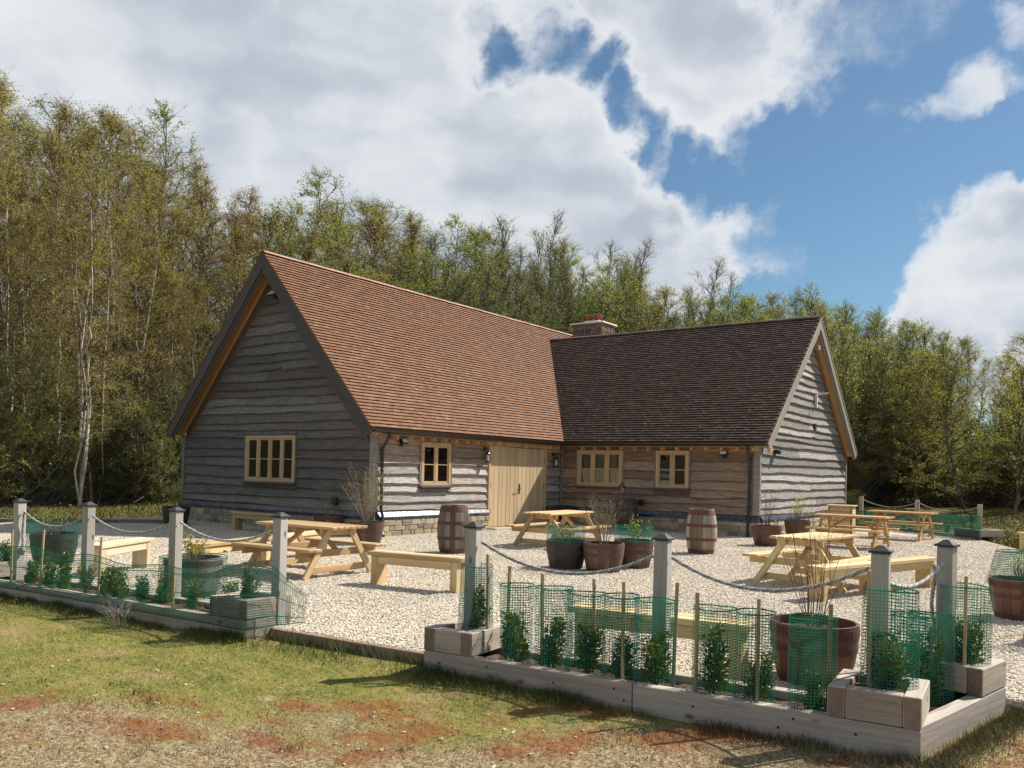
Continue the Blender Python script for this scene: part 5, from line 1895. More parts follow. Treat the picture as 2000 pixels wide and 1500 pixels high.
# ---- netting along the left-hand bed, hung on canes
def net_sheet(path, ztops, zbots, pitch=.019, sw=.0020, seed=2):
    r = random.Random(seed)
    P = [Vector(p) for p in path]
    cum = [0]
    for i in range(len(P) - 1): cum.append(cum[-1] + (P[i + 1] - P[i]).length)
    tot = cum[-1]
    def at(s):
        for i in range(len(P) - 1):
            if s <= cum[i + 1] + 1e-6:
                f = (s - cum[i]) / (cum[i + 1] - cum[i] + 1e-9)
                return P[i].lerp(P[i + 1], f), ztops[i] * (1 - f) + ztops[i + 1] * f, zbots[i] * (1 - f) + zbots[i + 1] * f
        return P[-1], ztops[-1], zbots[-1]
    def Q(s, v):
        p, zt, zb_ = at(min(max(s, 0), tot))
        sagz = .025 * math.sin(s * 5.3) * v * v
        bulge = .022 * math.sin(s * 4.1 + v * 3) * math.sin(v * PI)
        return (p.x + EN.x * bulge, p.y + EN.y * bulge, zb_ + (zt - zb_) * v + sagz)
    V, F = [], []
    nseg = int(tot / .09)
    nh = int((sum(ztops) / len(ztops) - sum(zbots) / len(zbots)) / pitch)
    for j in range(nh + 1):
        v = j / nh
        hw = sw / (pitch * nh) * (2.6 if j in (0, nh) or j % 9 == 4 else 1)
        for i in range(nseg):
            s0, s1 = tot * i / nseg, tot * (i + 1) / nseg
            k = len(V); V += [Q(s0, v - hw), Q(s1, v - hw), Q(s1, v + hw), Q(s0, v + hw)]; F.append((k, k + 1, k + 2, k + 3))
    nv = int(tot / .020)
    for i in range(nv):
        s = tot * i / nv
        for j in range(5):
            v0, v1 = j / 5, (j + 1) / 5
            k = len(V); V += [Q(s - sw * .8, v0), Q(s + sw * .8, v0), Q(s + sw * .8, v1), Q(s - sw * .8, v1)]; F.append((k, k + 1, k + 2, k + 3))
    me = fast_mesh('netting', np.array(V), np.array(F)); me.materials.append(MAT['leaf_net'])
    return me


lo_ = edge(-6.95, -.02)
path = [edge(-7.08, -.03), edge(-5.9, -.025), edge(-4.6, -.025), edge(-3.2, -.025), edge(-2.55, -.03), edge(-2.0, -.035), edge(-1.99, .25), edge(-1.90, .62)]
nt_ = fast = net_sheet(path, [.56, .53, .52, .50, .52, .62, .60, .30], [.05, .04, .04, .03, .03, .03, .03, .02])
n_o = tag(link('netting', nt_), 'green netting stretched along the front of the left-hand bed', 'netting')
for k, (s_, hh, lab) in enumerate(((-6.05, .62, 'first cane from the left holding the green netting'), (-5.45, .66, 'second cane from the left holding the green netting'), (-4.35, .64, 'third cane from the left holding the green netting'), (-3.12, .62, 'cane holding the netting beside the third post'))):
    p = edge(s_, .02)
    mb = MB(); mb.tube([(0, 0, 0), (.005, .0, hh * .5), (.0, .004, hh)], .013, 7, (.46, .36, .20)); 
    for q in range(1, 4): mb.tube([(0, 0, hh * q / 4 - .006), (0, 0, hh * q / 4 + .006)], .0155, 7, (.40, .30, .16))
    tag(mb.build('garden_cane', MAT['cane'], None, loc=(p.x, p.y, .09), rot=(random.uniform(-.04, .04), random.uniform(-.04, .04), 0)), lab, 'cane', 'canes of the left-hand netting')

# mesh collars on planters
def collar(x, y, z, R_, H_, label, taper=0.0, seed=9):
    me = net_tube(R_, H_, 44,   .020, sw=.0022, taper=taper, wob=.014, seed=seed)
    me.name = 'mesh_collar'
    tag(link('mesh_collar', me, None, loc=(x, y, z)), 'green mesh collar ' + label, 'plant guard', 'green mesh plant guards')


collar(6.26, -1.85, .42, .325, .26, 'standing on the left planter of the trio', seed=11)
collar(6.96, -.87, .42, .325, .26, 'standing on the right planter of the trio', seed=12)
collar(12.56, -2.1, .40, .33, .36, 'on the planter at the right edge', -.25, seed=13)
collar(.55, -7.16, .20, .42, .42, 'round the planter behind the leftmost post', seed=14)
collar(4.72, -7.55, .0, .37, .47, 'wrapped round the grey planter at the left-hand fence', seed=15)


# ---- twiggy shrubs in the planters
def twig_shrub(seed, H_, R_, nst, tint, leafmat=None, nleaf=0, sub=4, thick=.006, lsize=.03):
    r = random.Random(seed)
    mb = MB(); tips = []
    for s in range(nst):
        a = r.uniform(0, 6.28); lean = r.uniform(.1, 1.0) * R_
        h_ = H_ * r.uniform(.6, 1.0)
        p0 = Vector((.05 * math.cos(a), .05 * math.sin(a), 0))
        p3 = Vector((lean * math.cos(a + r.uniform(-.4, .4)), lean * math.sin(a), h_))
        p1 = p0.lerp(p3, .35) + Vector((r.uniform(-.03, .03), r.uniform(-.03, .03), .05)); p2 = p0.lerp(p3, .7) + Vector((r.uniform(-.04, .04), r.uniform(-.04, .04), .03))
        mb.tube([p0, p1, p2, p3], [thick, thick * .8, thick * .55, thick * .25], 5, tuple(c * r.uniform(.7, 1.3) for c in tint))
        tips += [p1, p2, p3]
        for q in range(sub):
            f = r.uniform(.3, .95)
            b = p0.lerp(p3, f) + (p2 - p0.lerp(p3, .7)) * (1 - abs(f - .7))
            d = Vector((r.uniform(-1, 1), r.uniform(-1, 1), r.uniform(.2, 1.2))).normalized() * H_ * r.uniform(.12, .30)
            mb.tube([b, b + d * .5 + Vector((0, 0, .01)), b + d], [thick * .45, thick * .35, thick * .18], 4, tuple(c * r.uniform(.7, 1.3) for c in tint))
            tips += [b + d * .5, b + d]
    lv = None
    if nleaf:
        rng = np.random.default_rng(seed)
        T = np.array([tuple(p) for p in tips]); pick = rng.integers(0, len(T), nleaf)
        c = T[pick] + rng.normal(size=(nleaf, 3)) * .02
        V, F = leaves_array(c, rng.normal(size=(nleaf, 3)) + np.array([0, 0, .6]), lsize, rng, .5)
        lv = fast_mesh('foliage', V, F); lv.materials.append(MAT[leafmat])
    return mb.mesh('stems', MAT['twig']), lv


def shrub(x, y, z, label, *a, name='shrub', **k):
    o = thing(name, label, 'shrub', (x, y, z), random.uniform(0, 6), 'shrubs in the planters')
    st, lv = twig_shrub(*a, **k)
    link('stems', st, o)
    if lv: link('foliage', lv, o)
    return o


BR = (.13, .075, .05)
shrub(6.90, -1.76, .40, 'bare brown shrub in the middle planter of the trio', 1, .85, .50, 26, (.22, .17, .115), 'leaf_rust', 70, sub=10, thick=.0042)
shrub(1.21, -1.35, .40, 'tall twiggy shrub at the barn corner', 2, 1.15, .62, 30, (.26, .21, .13), 'leaf_lime', 240, sub=5, lsize=.026)
shrub(6.26, -1.85, .38, 'low thin shoots in the left planter of the trio', 3, .35, .25, 8, (.12, .12, .05), 'leaf_lime', 60, lsize=.03)
shrub(6.96, -.87, .38, 'green leafy shoots in the right planter of the trio', 4, .45, .3, 10, (.12, .12, .05), 'leaf_green', 150, lsize=.04)
shrub(-1.0, -.42, .40, 'sparse climber in the planter against the gable', 5, .75, .25, 6, (.2, .2, .1), 'leaf_green', 80, lsize=.035)
shrub(7.05, 5.32, .40, 'thin bare shrub in the planter by the downpipe', 6, .95, .35, 9, (.16, .11, .08), 'leaf_rust', 20)
shrub(6.75, 8.5, .40, 'pale leafy shrub in the planter under the wing gable', 7, .62, .28, 8, (.2, .2, .08), 'leaf_lime', 170, lsize=.05)
shrub(11.58, -6.72, .40, 'sheaf of bare red-brown stems in the large front planter', 8, .95, .30, 20, (.17, .09, .06), 'leaf_rust', 30, sub=3, thick=.0030)
shrub(12.56, -2.1, .40, 'small leafy shoots under the mesh at the right edge', 9, .3, .25, 8, (.12, .12, .05), 'leaf_green', 90, lsize=.03)
shrub(4.72, -7.55, .40, 'yellow-green leafy shoots in the mesh-wrapped grey planter', 10, .32, .3, 9, (.2, .16, .06), 'leaf_lime', 130, lsize=.04)
shrub(.55, -7.16, .40, 'grey-green feathery shrub in the planter behind the leftmost post', 11, .42, .35, 14, (.15, .15, .08), 'leaf_willow', 220, lsize=.035)
shrub(-5.6, -1.3, .40, 'yellow-green bush in the black planter at the gable corner', 12, .55, .35, 12, (.2, .2, .06), 'leaf_lime', 260, lsize=.045)

# ---- dry grass tuft and small weeds on the lawn
t_ = twig_shrub(31, .28, .22, 34, (.30, .25, .19), None, 0, sub=1, thick=.003)
p = edge(-3.55, -.28)
tag(link('dry_tuft', t_[0], None, loc=(p.x, p.y, -.09)), 'dry dead tuft on the lawn in front of the left-hand bed', 'plant')

# ---- far rope fence with its bed beyond the wing gable
FA = Vector((10.35, 12.15, 0)); FB = Vector((5.9, 16.4, 0))
fd = (FB - FA).normalized(); fn = Vector((fd.y, -fd.x, 0))
fbed = thing('raised_bed', 'far low timber bed behind the picnic tables beyond the wing', 'raised bed', FA, 0, 'timber beds round the terrace')
for k in range(3):
    beam('sleeper', fd * (k * 2.0 + .01) + Vector((0, 0, 0)), fd * ((k + 1) * 2.0 - .01), .10, .18, 'sleeper', SLEEP_T, fbed)
    beam('sleeper', fd * (k * 2.0 + .01) + fn * .5, fd * ((k + 1) * 2.0 - .01) + fn * .5, .10, .18, 'sleeper', SLEEP_T, fbed)
soil(fbed, [fd * .1 + fn * .05, fd * 5.9 + fn * .05, fd * 5.9 + fn * .45, fd * .1 + fn * .45], .04)
frame_box('planter_box', 'dark timber box at the end of the far rope fence', 'planter', FA - fd * .25 - fn * .1, fd, fn, .95, .75, .094, .28, group='timber boxes on the beds')
fp = [(FA + fd * .1 + fn * .2), (FA + fd * 2.75 + fn * .25), (FA + fd * 5.6 + fn * .25)]
for k, p in enumerate(fp):
    fence_post(p.x, p.y, .98 if k == 0 else 1.0, ['chipped post at the end of the far rope fence', 'thin post of the far rope fence behind the picnic tables', 'last post of the far rope fence by the wing corner'][k], tints=[(.44, .36, .27)], cap=False, size=.12)
for k in range(2):
    a, b = fp[k], fp[k + 1]
    rope((a.x, a.y, .88), (b.x, b.y, .90), .20, ['far rope swag beside the chipped post', 'far rope swag near the wing corner'][k], .018, strands=False, tint=(.30, .26, .21))
fnet = net_sheet([FA - fd * .35 - fn * .12, FA + fd * 2.5 - fn * .07, FA + fd * 5.6 - fn * .07], [.62, .55, .5], [.08, .06, .05], pitch=.05, sw=.006)
tag(link('netting', fnet), 'faint green netting along the far bed beyond the wing', 'netting')
for k, s_ in enumerate((.85, 1.5, 3.4, 4.2)):
    p = FA + fd * s_ + fn * .28
    hedge(p.x, p.y, .05, ORD[k] + ' hedge plant from the chipped post in the far bed', 1.0)

# ---- more bed at the right edge of the picture
rb = thing('raised_bed', 'end of another timber bed at the right edge of the picture', 'raised bed', (12.72, -3.85, 0), -.19, 'timber beds round the terrace')
beam('sleeper', (0, .05, .0), (1.6, .05, .0), .10, .20, 'sleeper', SLEEP_T, rb)
beam('sleeper', (.051, .103, .0), (.051, .7, .0), .10, .198, 'sleeper', SLEEP_T, rb)
beam('sleeper', (0, .75, .0), (1.6, .75, .0), .10, .20, 'sleeper', SLEEP_T, rb)
soil(rb, [Vector((.1, .1, 0)), Vector((1.6, .1, 0)), Vector((1.6, .7, 0)), Vector((.1, .7, 0))], .05)
frame_box('planter_box', 'timber box cut by the right edge of the picture', 'planter', (12.73, -3.84), Vector((math.cos(-.19), math.sin(-.19), 0)), Vector((math.sin(.19), math.cos(.19), 0)), .52, .56, .104, .285, group='timber boxes on the beds')
collar(13.0, -3.62, .24, .17, .5, 'in the box cut by the right edge', seed=17)

# ---- far left: low kerb, leaf heap
kb = thing('timber_kerb', 'low dark timber kerb at the far left edge of the gravel', 'kerb', (-8.9, -4.6, 0), .9)
for k in range(3):
    beam('sleeper', (k * 1.6, 0, .02), (k * 1.6 + 1.58, 0, .02), .12, .14, 'sleeper', [(.17, .16, .15)], kb)

# ================================================================== the wood
SKY_X = [-45, -37, -31.5, -29.6, -27.5, -24.9, -23.2, -20.8, -19.2, -17, -15.7, -13.1, -11.1, -9, -7, -4.5, -1.7, .7, 2.5, 4.2, 6.6, 8.7, 11.1, 13.8, 17, 20.5, 22.9, 24.9, 28, 31.5, 37, 45]
SKY_T = [.42, .41, .40, .385, .395, .40, .36, .355, .335, .31, .30, .352, .308, .32, .31, .299, .295, .284, .268, .256, .252, .236, .226, .212, .200, .186, .160, .134, .124, .122, .122, .115]


def canopy(deg, d):
    """height of the wood's canopy at a bearing: it steps down towards the right"""
    return 1.55 + float(np.interp(deg, SKY_X, SKY_T)) * d * math.cos(math.radians(deg)) / max(.6, math.cos(math.radians(deg))) * 1.0


def ribbons(P0, P1, w0, w1, rng):
    """crossed flat tapering strips from P0 to P1"""
    d = P1 - P0
    t_ = rng.normal(size=d.shape)
    s = np.cross(d, t_); s /= (np.linalg.norm(s, axis=1, keepdims=True) + 1e-9)
    u = np.cross(d, s); u /= (np.linalg.norm(u, axis=1, keepdims=True) + 1e-9)
    w0 = np.broadcast_to(np.asarray(w0, float).reshape(-1, 1), (len(d), 1)); w1 = np.broadcast_to(np.asarray(w1, float).reshape(-1, 1), (len(d), 1))
    V = np.concatenate([np.stack([P0 - s * w0, P0 + s * w0, P1 + s * w1, P1 - s * w1], 1), np.stack([P0 - u * w0, P0 + u * w0, P1 + u * w1, P1 - u * w1], 1)]).reshape(-1, 3)
    F = np.arange(len(V)).reshape(-1, 4)
    return V, F


def unit(v):
    return v / (np.linalg.norm(v, axis=1, keepdims=True) + 1e-9)


def grow(seed, H_, stems=1, spread=.1, trunk_r=.11, nb=42, cb=.22, cr=.20, elev=(30, 60), droop=.35, nsec=8, nter=6, nleaf=4, lsize=.075, hang=.25, bark=((.52, .50, .46), (.16, .11, .085)), leafmat='leaf_olive', fan=False, lsd=.0):
    rng = np.random.default_rng(seed)
    mbt = MB()
    SB0, SB1, SW = [], [], []
    sec0, sec1 = [], []
    for st in range(stems):
        a0 = rng.uniform(0, 6.28)
        h_ = H_ * (1 if st == 0 else rng.uniform(.72, .98))
        lean = spread * h_ * (rng.uniform(.3, 1) if stems > 1 or fan else rng.uniform(0, .4))
        top = np.array([math.cos(a0) * lean, math.sin(a0) * lean, h_])
        base = np.array([math.cos(a0) * .12 * (stems > 1), math.sin(a0) * .12 * (stems > 1), -.15])
        bend = rng.normal(size=3) * .025 * h_; bend[2] = 0
        wig = rng.normal(size=(12, 3)) * .007 * h_; wig[:, 2] = 0
        def path(t_):
            p = base + (top - base) * t_ + bend * math.sin(t_ * PI)
            if fan:
                p = p + np.array([math.cos(a0), math.sin(a0), 0]) * lean * .35 * math.sin(t_ * PI)
            return p
        n = 10
        pts = [path(i / (n - 1)) + (wig[i] if 0 < i else 0) for i in range(n)]
        tr_ = trunk_r * (1 if st == 0 else rng.uniform(.55, .9))
        k0 = len(mbt.f)
        mbt.tube([tuple(p) for p in pts], [max(.010, tr_ * (1 - i / (n - 1)) ** .75) for i in range(n)], 6, bark[0], caps=False)
        for q in range(k0, len(mbt.f)):
            row = (q - k0) // 6
            f = min(1, max(0, (row - 5) / 3))
            j = rng.uniform(.75, 1.15) if rng.random() > .12 else .3
            mbt.t[q] = tuple((bark[0][c] * (1 - f) + bark[1][c] * f) * j for c in range(3))
        nbs = max(8, int(nb / stems ** .6))
        for i in range(nbs):
            u = (i + rng.uniform(0, 1)) / nbs
            t_ = cb + (1 - cb) * u * .985
            x = t_ * (n - 1); i0 = min(n - 2, int(x)); p0 = pts[i0] + (pts[i0 + 1] - pts[i0]) * (x - i0)
            az = i * 2.4 + rng.uniform(-.6, .6)
            shape = (1 - u) ** (.38 if fan or stems > 1 else .45) * min(1, .7 + u * 2.0)
            L_ = cr * h_ * shape * rng.uniform(.7, 1.2) + .25
            e = math.radians(rng.uniform(*elev)) + u * .45
            hd = np.array([math.cos(az), math.sin(az), 0])
            prev = p0
            K = 4
            bp = [p0]
            for s_ in range(1, K + 1):
                q = s_ / K
                bp.append(p0 + hd * L_ * q * math.cos(e) + np.array([0, 0, 1]) * (L_ * q * math.sin(e) - droop * L_ * q * q) + rng.normal(size=3) * .03 * L_)
            r0_ = max(.008, tr_ * .35 * (1 - u) + .008)
            for s_ in range(K):
                SB0.append(bp[s_]); SB1.append(bp[s_ + 1]); SW.append((r0_ * (1 - s_ / K) + .004, r0_ * (1 - (s_ + 1) / K) + .004))
            for s_ in range(nsec):
                q = rng.uniform(.15, 1.0) * K; j0 = min(K - 1, int(q)); b = bp[j0] + (bp[j0 + 1] - bp[j0]) * (q - j0)
                tg = (bp[j0 + 1] - bp[j0]); tg = tg / (np.linalg.norm(tg) + 1e-9)
                d = tg * .8 + rng.normal(size=3) * .55 + np.array([0, 0, .25 - hang * .4])
                d /= np.linalg.norm(d)
                sec0.append(b); sec1.append(b + d * (.30 * L_ * (1.15 - q / K) + .28) * rng.uniform(.6, 1.25))
    V1, F1 = ribbons(np.array(SB0), np.array(SB1), np.array(SW)[:, 0], np.array(SW)[:, 1], rng)
    s0 = np.array(sec0); s1 = np.array(sec1)
    V2, F2 = ribbons(s0, s1, .007, .003, rng)
    m_ = len(s0)
    f = rng.uniform(.1, 1.0, (m_, nter, 1))
    t0 = (s0[:, None] + (s1 - s0)[:, None] * f).reshape(-1, 3)
    dd = unit(np.repeat(s1 - s0, nter, 0)) * .6 + rng.normal(size=(m_ * nter, 3)) * .6 + np.array([0, 0, .35 - hang])
    t1 = t0 + unit(dd) * rng.uniform(.16, .46, (m_ * nter, 1)) * (H_ / 13) ** .5
    V3, F3 = ribbons(t0, t1, .0042, .0018, rng)
    V3 = V3[:len(V3) // 2]; F3 = F3[:len(F3) // 2]
    bt = (bark[1][0], bark[1][1], bark[1][2])
    tw = tuple(c * 1.15 for c in bt)
    Vb = np.concatenate([V1, V2, V3]); Fb = np.concatenate([F1, F2 + len(V1), F3 + len(V1) + len(V2)])
    tb = np.concatenate([np.tile(bt, (len(F1), 1)), np.tile(tw, (len(F2) + len(F3), 1))])
    mebr = fast_mesh('branches', Vb, Fb, tb); mebr.materials.append(MAT['twig'])
    nl = int(len(t0) * nleaf)
    pick = rng.integers(0, len(t0), nl)
    g = rng.uniform(.1, 1.05, (nl, 1))
    c = t0[pick] + (t1 - t0)[pick] * g + rng.normal(size=(nl, 3)) * .03
    if lsd:
        # leaves gather in clumps, leaving open gaps between them
        ph = np.sin(c[:, 0] * 2.1 + seed) * np.sin(c[:, 1] * 2.3 + 1) * np.sin(c[:, 2] * 1.9 + 2)
        keep = rng.random(nl) < np.clip(.55 + ph * lsd, .08, 1)
        c = c[keep]; nl = len(c)
    ld = rng.normal(size=(nl, 3)) + np.array([0, 0, .1 - hang])
    V4, F4 = leaves_array(c, ld, lsize, rng, .62)
    mel = fast_mesh('crown', V4, F4); mel.materials.append(MAT[leafmat])
    return mbt.mesh('trunk', MAT['bark'], True), mebr, mel


WHITE = ((.50, .475, .43), (.17, .115, .085))
BROWN = ((.20, .165, .13), (.19, .145, .105))
GREYB = ((.17, .145, .115), (.165, .14, .11))
PROTO = {
    'olive': [grow(200 + i, 14, leafmat='leaf_olive', nb=56, nsec=10, nter=6, nleaf=7.0, lsize=.056, hang=.40, cr=.25, lsd=.55, bark=WHITE, trunk_r=.085, cb=.14) for i in range(3)],
    'rust': [grow(220 + i, 14, leafmat='leaf_rust', nb=54, nsec=10, nter=6, nleaf=5.6, lsize=.054, hang=.40, cr=.25, lsd=.55, bark=WHITE, trunk_r=.085, cb=.16) for i in range(2)],
    'green': [grow(240 + i, 12, leafmat='leaf_green', nb=50, nsec=8, nter=6, nleaf=7.5, lsize=.060, hang=.1, cr=.27, lsd=.6, bark=BROWN, trunk_r=.08, cb=.08, stems=2, spread=.10) for i in range(2)],
    'lime': [grow(260 + i, 11, leafmat='leaf_lime', nb=52, nsec=9, nter=6, nleaf=6.5, lsize=.055, hang=.35, cr=.26, lsd=.5, bark=GREYB, trunk_r=.07, cb=.08) for i in range(2)],
    'bare': [grow(280 + i, 12, leafmat='leaf_willow', stems=9, spread=.34, fan=True, nb=110, nsec=8, nter=7, nleaf=1.7, lsize=.052, hang=-.35, cr=.21, elev=(40, 72), droop=.0, trunk_r=.075, cb=.12, bark=GREYB) for i in range(2)],
    'willow': [grow(300 + i, 10, leafmat='leaf_willow', stems=17, spread=.40, fan=True, nb=190, nsec=8, nter=6, nleaf=5.6, lsize=.054, hang=-.3, cr=.21, elev=(35, 70), droop=.0, trunk_r=.045, cb=.08, lsd=.35, bark=GREYB) for i in range(2)],
}
BUSH = {
    'dark': [grow(320 + i, 4, leafmat='leaf_dark', stems=6, spread=.5, fan=True, nb=70, nsec=6, nter=5, nleaf=5, lsize=.075, hang=0, cr=.34, elev=(15, 60), droop=.1, trunk_r=.04, cb=.03, lsd=.4, bark=GREYB) for i in range(2)],
    'green': [grow(330 + i, 4, leafmat='leaf_green', stems=6, spread=.5, fan=True, nb=70, nsec=6, nter=5, nleaf=3.6, lsize=.075, hang=0, cr=.34, elev=(15, 60), droop=.1, trunk_r=.04, cb=.03, lsd=.6, bark=((.26, .22, .18), (.24, .20, .16))) for i in range(2)],
    'rust': [grow(340, 4, leafmat='leaf_rust', stems=6, spread=.5, fan=True, nb=60, nsec=6, nter=5, nleaf=2, lsize=.06, hang=0, cr=.34, elev=(15, 60), droop=.1, trunk_r=.04, cb=.03, lsd=.5, bark=((.26, .22, .18), (.26, .21, .17)))],
    'gorse': [grow(350, 2.4, leafmat='leaf_gorse', stems=6, spread=.6, fan=True, nb=60, nsec=6, nter=5, nleaf=4, lsize=.06, hang=-.2, cr=.4, elev=(15, 70), droop=.0, trunk_r=.03, cb=.03, lsd=.6, bark=GREYB)],
}


def plant(name, label, cat, kind, v, deg, d, H_, protoH, group, wide=1.0, trunk=True, bank=None):
    p = polar(deg, d)
    z = float(ground_z(p.x, p.y))
    o = thing(name, label, cat, (p.x, p.y, z), random.uniform(0, 6.28), group)
    s = H_ / protoH
    tr_, br_, lf_ = (bank or PROTO)[kind][v % len((bank or PROTO)[kind])]
    for nm, me in (('trunk', tr_), ('branches', br_), ('crown', lf_)):
        q = link(nm, me, o)
        q.scale = (s * wide, s * wide, s)
    return o


LAB = {'olive': ('birch_tree', 'olive birch'), 'rust': ('birch_tree', 'rust-brown birch'), 'green': ('hazel_tree', 'fresh green tree'), 'lime': ('birch_tree', 'yellow-green birch'),
       'bare': ('sallow_tree', 'nearly bare tree'), 'willow': ('willow_tree', 'grey-green willow')}
PH = {'olive': 14, 'rust': 14, 'green': 12, 'lime': 11, 'bare': 12, 'willow': 10}


def region(deg):
    return 'left of the barn' if deg < -17 else ('behind the barn roof' if deg < 20 else 'right of the wing')


def pick_kind(deg, r):
    if deg < -17: opts = [('olive', .50), ('rust', .32), ('green', .18)]
    elif deg < -7: opts = [('olive', .45), ('green', .32), ('rust', .12), ('bare', .11)]
    elif deg < 3: opts = [('bare', .68), ('olive', .16), ('green', .16)]
    elif deg < 17: opts = [('green', .62), ('bare', .25), ('lime', .13)]
    elif deg < 23.5: opts = [('willow', .6), ('green', .4)]
    else: opts = [('lime', .62), ('bare', .14), ('olive', .24)]
    x = r.random()
    for k, w_ in opts:
        x -= w_
        if x <= 0: return k
    return opts[0][0]


r = random.Random(4242)
cnt = 0
TREES = []
ROWS = [(0.0, 2.5, (.62, .86)), (4.0, 2.3, (.84, 1.02)), (9.0, 2.2, (.90, 1.04)), (15.0, 2.1, (.93, 1.03)), (22.0, 2.1, (.90, 1.0))]
for ri, (dd_, step, (f0, f1)) in enumerate(ROWS):
    deg = -38.0 + ri * .9
    while deg < 38:
        dg = deg + r.uniform(-.8, .8)
        base_d = float(np.interp(dg, [-44, -30, -18, -10, 5, 20, 30, 44], [31, 33.5, 36, 41, 44, 43, 42, 40]))
        d = base_d + dd_ + r.uniform(-1.5, 1.5)
        kd = pick_kind(dg, r)
        H_ = canopy(dg, d) * (.93 if dg < 0 else .95) * r.uniform(f0, f1) * (1.0 if kd not in ('bare',) else .97)
        if ri == 0 and dg > 17 and dg < 24: kd = 'willow'; H_ *= 1.1
        if kd == 'rust' and ri == 0: kd = 'olive'
        far = ['front', 'second', 'middle', 'rear', 'rearmost'][ri]
        TREES.append((dg, d, kd, r.randrange(3), H_, far, r.uniform(.95, 1.3) if dg < -17 or dg > 20 else r.uniform(1.2, 1.65)))
        cnt += 1
        deg += step
NAMES = {}
for (dg, d, kd, v, H_, far, wd) in sorted(TREES):
    key = (kd, region(dg), far)
    k = NAMES[key] = NAMES.get(key, -1) + 1
    nm, lb = LAB[kd]
    plant(nm, ORD[k] + ' ' + lb + ' from the left, ' + far + ' rank ' + region(dg), 'tree', kd, v, dg, d, H_, PH[kd], lb + ' trees ' + region(dg), wide=wd)
# trees one can single out
def proto_stem(seed, **k):
    return grow(seed, 15, leafmat='leaf_olive', nb=46, nsec=8, nter=6, nleaf=6.5, lsize=.055, hang=.40, cr=.21, lsd=.6, bark=((.58, .55, .49), (.20, .14, .10)), cb=.20, **k)


PROTO['multi'] = [proto_stem(401, stems=4, spread=.12, trunk_r=.062)]
PROTO['lean'] = [proto_stem(402, stems=2, spread=.10, trunk_r=.055)]
plant('birch_tree', 'three-stemmed silver birch with white trunks at the wood edge left of the barn', 'tree', 'multi', 0, -27.2, 31.8, 12.4, 15, 'specimen birches')
plant('birch_tree', 'slim twin-stemmed silver birch beside the three-stemmed birch left of the barn', 'tree', 'lean', 0, -26.4, 32.6, 11.6, 15, 'specimen birches')
plant('birch_tree', 'tall white-stemmed birch rising behind the left gable slope', 'tree', 'lean', 0, -24.6, 34.5, 13.4, 15, 'specimen birches')
plant('birch_tree', 'white-stemmed birch at the far left edge', 'tree', 'multi', 0, -30.6, 34.5, 13.0, 15, 'specimen birches')
plant('willow_tree', 'broad rounded dark willow right of the wing gable', 'tree', 'willow', 0, 21.9, 40.0, 8.6, 10, 'specimen willows', wide=1.35)
plant('willow_tree', 'second rounded willow, just right of the broad one', 'tree', 'willow', 1, 24.0, 41.5, 7.4, 10, 'specimen willows', wide=1.25)
plant('birch_tree', 'bright yellow-green birch at the right edge of the picture', 'tree', 'lime', 0, 28.6, 36.5, 6.6, 11, 'specimen birches', wide=1.7)
plant('birch_tree', 'yellow-green birch between the willow and the right edge', 'tree', 'lime', 1, 26.0, 37.0, 6.2, 11, 'specimen birches', wide=1.7)
plant('birch_tree', 'wide yellow-green birch beyond the right-hand planter', 'tree', 'lime', 0, 31.0, 36.5, 6.6, 11, 'specimen birches', wide=1.7)

# shrubs along the foot of the wood
r = random.Random(99)
deg = -37.0
NAMES = {}
while deg < 37:
    dg = deg + r.uniform(-.7, .7)
    base_d = float(np.interp(dg, [-44, -30, -18, -10, 5, 20, 30, 44], [30.2, 32, 34.5, 41, 44, 41.5, 40, 38]))
    deg += 1.9
    if -15 < dg < 17:
        continue
    for ly in range(2):
        kd = r.choice(['dark', 'dark', 'green', 'green', 'rust']) if dg < 0 else r.choice(['dark', 'green', 'green'])
        d = base_d + r.uniform(-.6, 1.0) + ly * 3.0
        key = (kd, region(dg), ly)
        k = NAMES[key] = NAMES.get(key, -1) + 1
        lb = {'dark': 'dark tangled bush', 'green': 'green leafing bush', 'rust': 'brown twiggy bush'}[kd]
        plant('undergrowth_bush', ORD[k] + ' ' + lb + ' from the left, ' + ('front', 'rear')[ly] + ' of the undergrowth ' + region(dg), 'bush', kd, r.randrange(2), dg, d, r.uniform(2.2, 4.2) + ly * 1.2, 4, lb + ' ' + region(dg), bank=BUSH, wide=r.uniform(.9, 1.25))
for k, (dg, d, hh) in enumerate(((20.6, 36.0, 1.7), (21.8, 37.0, 1.5))):
    plant('gorse_bush', ['orange-yellow gorse bush beside the wing gable', 'smaller gorse bush right of the first one'][k], 'bush', 'gorse', 0, dg, d, hh, 2.4, 'gorse bushes', bank=BUSH, wide=1.1)
plant('gorse_bush', 'low bright green bush behind the far rope fence', 'bush', 'green', 0, 20.9, 33.0, .9, 4, None, bank=BUSH, wide=2.0)

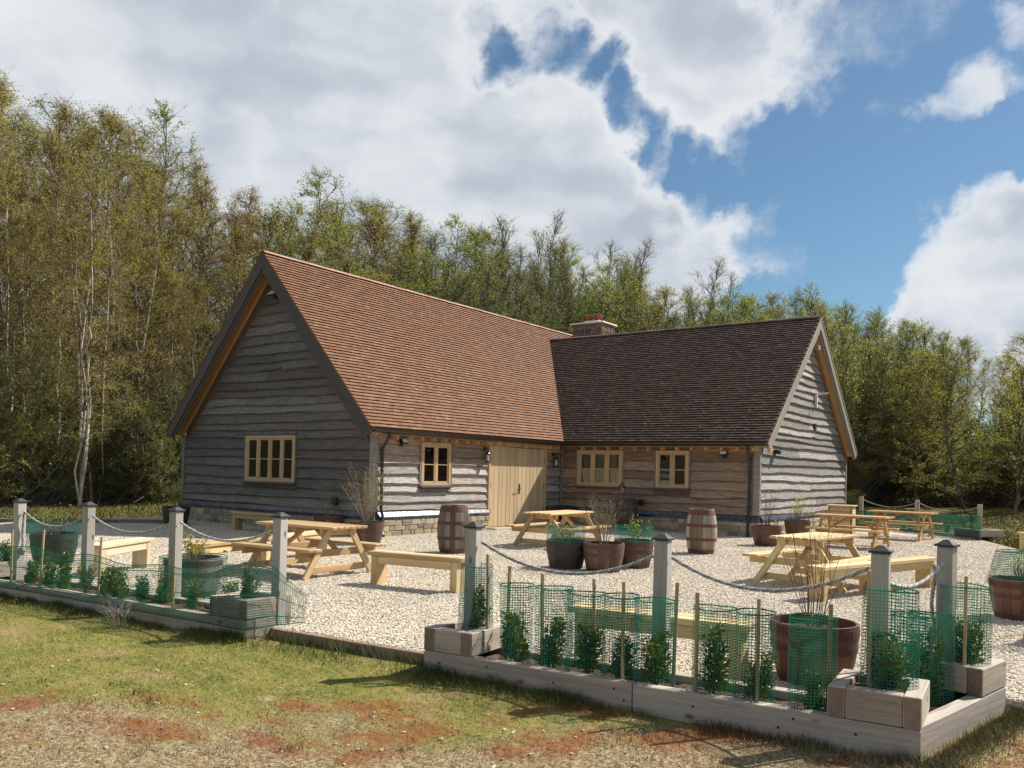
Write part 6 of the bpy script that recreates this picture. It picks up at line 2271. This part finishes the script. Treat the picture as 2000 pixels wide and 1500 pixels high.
# fallen branches and brambles along the wood edge
rng = np.random.default_rng(5)
n = 2600
dg = np.concatenate([rng.uniform(-40, -14, int(n * .7)), rng.uniform(17, 40, n - int(n * .7))])
dd_ = np.interp(dg, [-44, -30, -18, -10, 5, 20, 30, 44], [30.2, 32, 34.5, 40, 43, 41.5, 40, 38]) + rng.exponential(1.6, n)
a = np.radians(dg)
bx = CAM.x + dd_ * (np.cos(a) * fl2.x + np.sin(a) * rt2.x); by = CAM.y + dd_ * (np.cos(a) * fl2.y + np.sin(a) * rt2.y)
bz = ground_z(bx, by)
P0 = np.stack([bx, by, bz], 1)
az = rng.uniform(0, 6.28, n); ln_ = rng.uniform(.5, 2.4, n); el = rng.uniform(-.05, 1.1, n)
dv = np.stack([np.cos(az) * np.cos(el), np.sin(az) * np.cos(el), np.sin(el)], 1) * ln_[:, None]
P1 = P0 + dv * .55 + rng.normal(size=(n, 3)) * .06; P2 = P0 + dv + np.array([0, 0, -1]) * (ln_[:, None] ** 2) * .08
Va, Fa = ribbons(P0, P1, .016, .010, rng); Vb, Fb = ribbons(P1, P2, .010, .003, rng)
cl = rng.uniform(.5, 1.3, (len(Fa), 1)) * np.array([[.26, .215, .17]])
me = fast_mesh('undergrowth', np.concatenate([Va, Vb]), np.concatenate([Fa, Fb + len(Va)]), np.concatenate([cl, cl]))
me.materials.append(MAT['twig'])
tag(link('undergrowth', me), 'tangle of dead branches and brambles along the foot of the wood', kind='stuff')
# rough grass in front of the wood
n = 60000
dg = np.where(rng.random(n) < .6, rng.uniform(-40, -15, n), rng.uniform(16, 40, n))
d = rng.uniform(24, 36, n)
a = np.radians(dg)
bx = CAM.x + d * (np.cos(a) * fl2.x + np.sin(a) * rt2.x); by = CAM.y + d * (np.cos(a) * fl2.y + np.sin(a) * rt2.y)
ok = ~in_poly(bx, by, TERRACE)
bx, by = bx[ok], by[ok]; n = len(bx)
P0 = np.stack([bx, by, ground_z(bx, by) - .01], 1)
V, F = leaves_array(P0, np.stack([rng.normal(size=n) * .5, rng.normal(size=n) * .5, np.ones(n)], 1), .11, rng, .18)
me = fast_mesh('rough_grass', V, F, np.stack([rng.uniform(.6, 1.1, n), rng.uniform(0, .35, n), np.ones(n)], 1)); me.materials.append(MAT['grass_blade'])
tag(link('rough_grass', me), 'rough grass on the bank in front of the wood', kind='stuff')
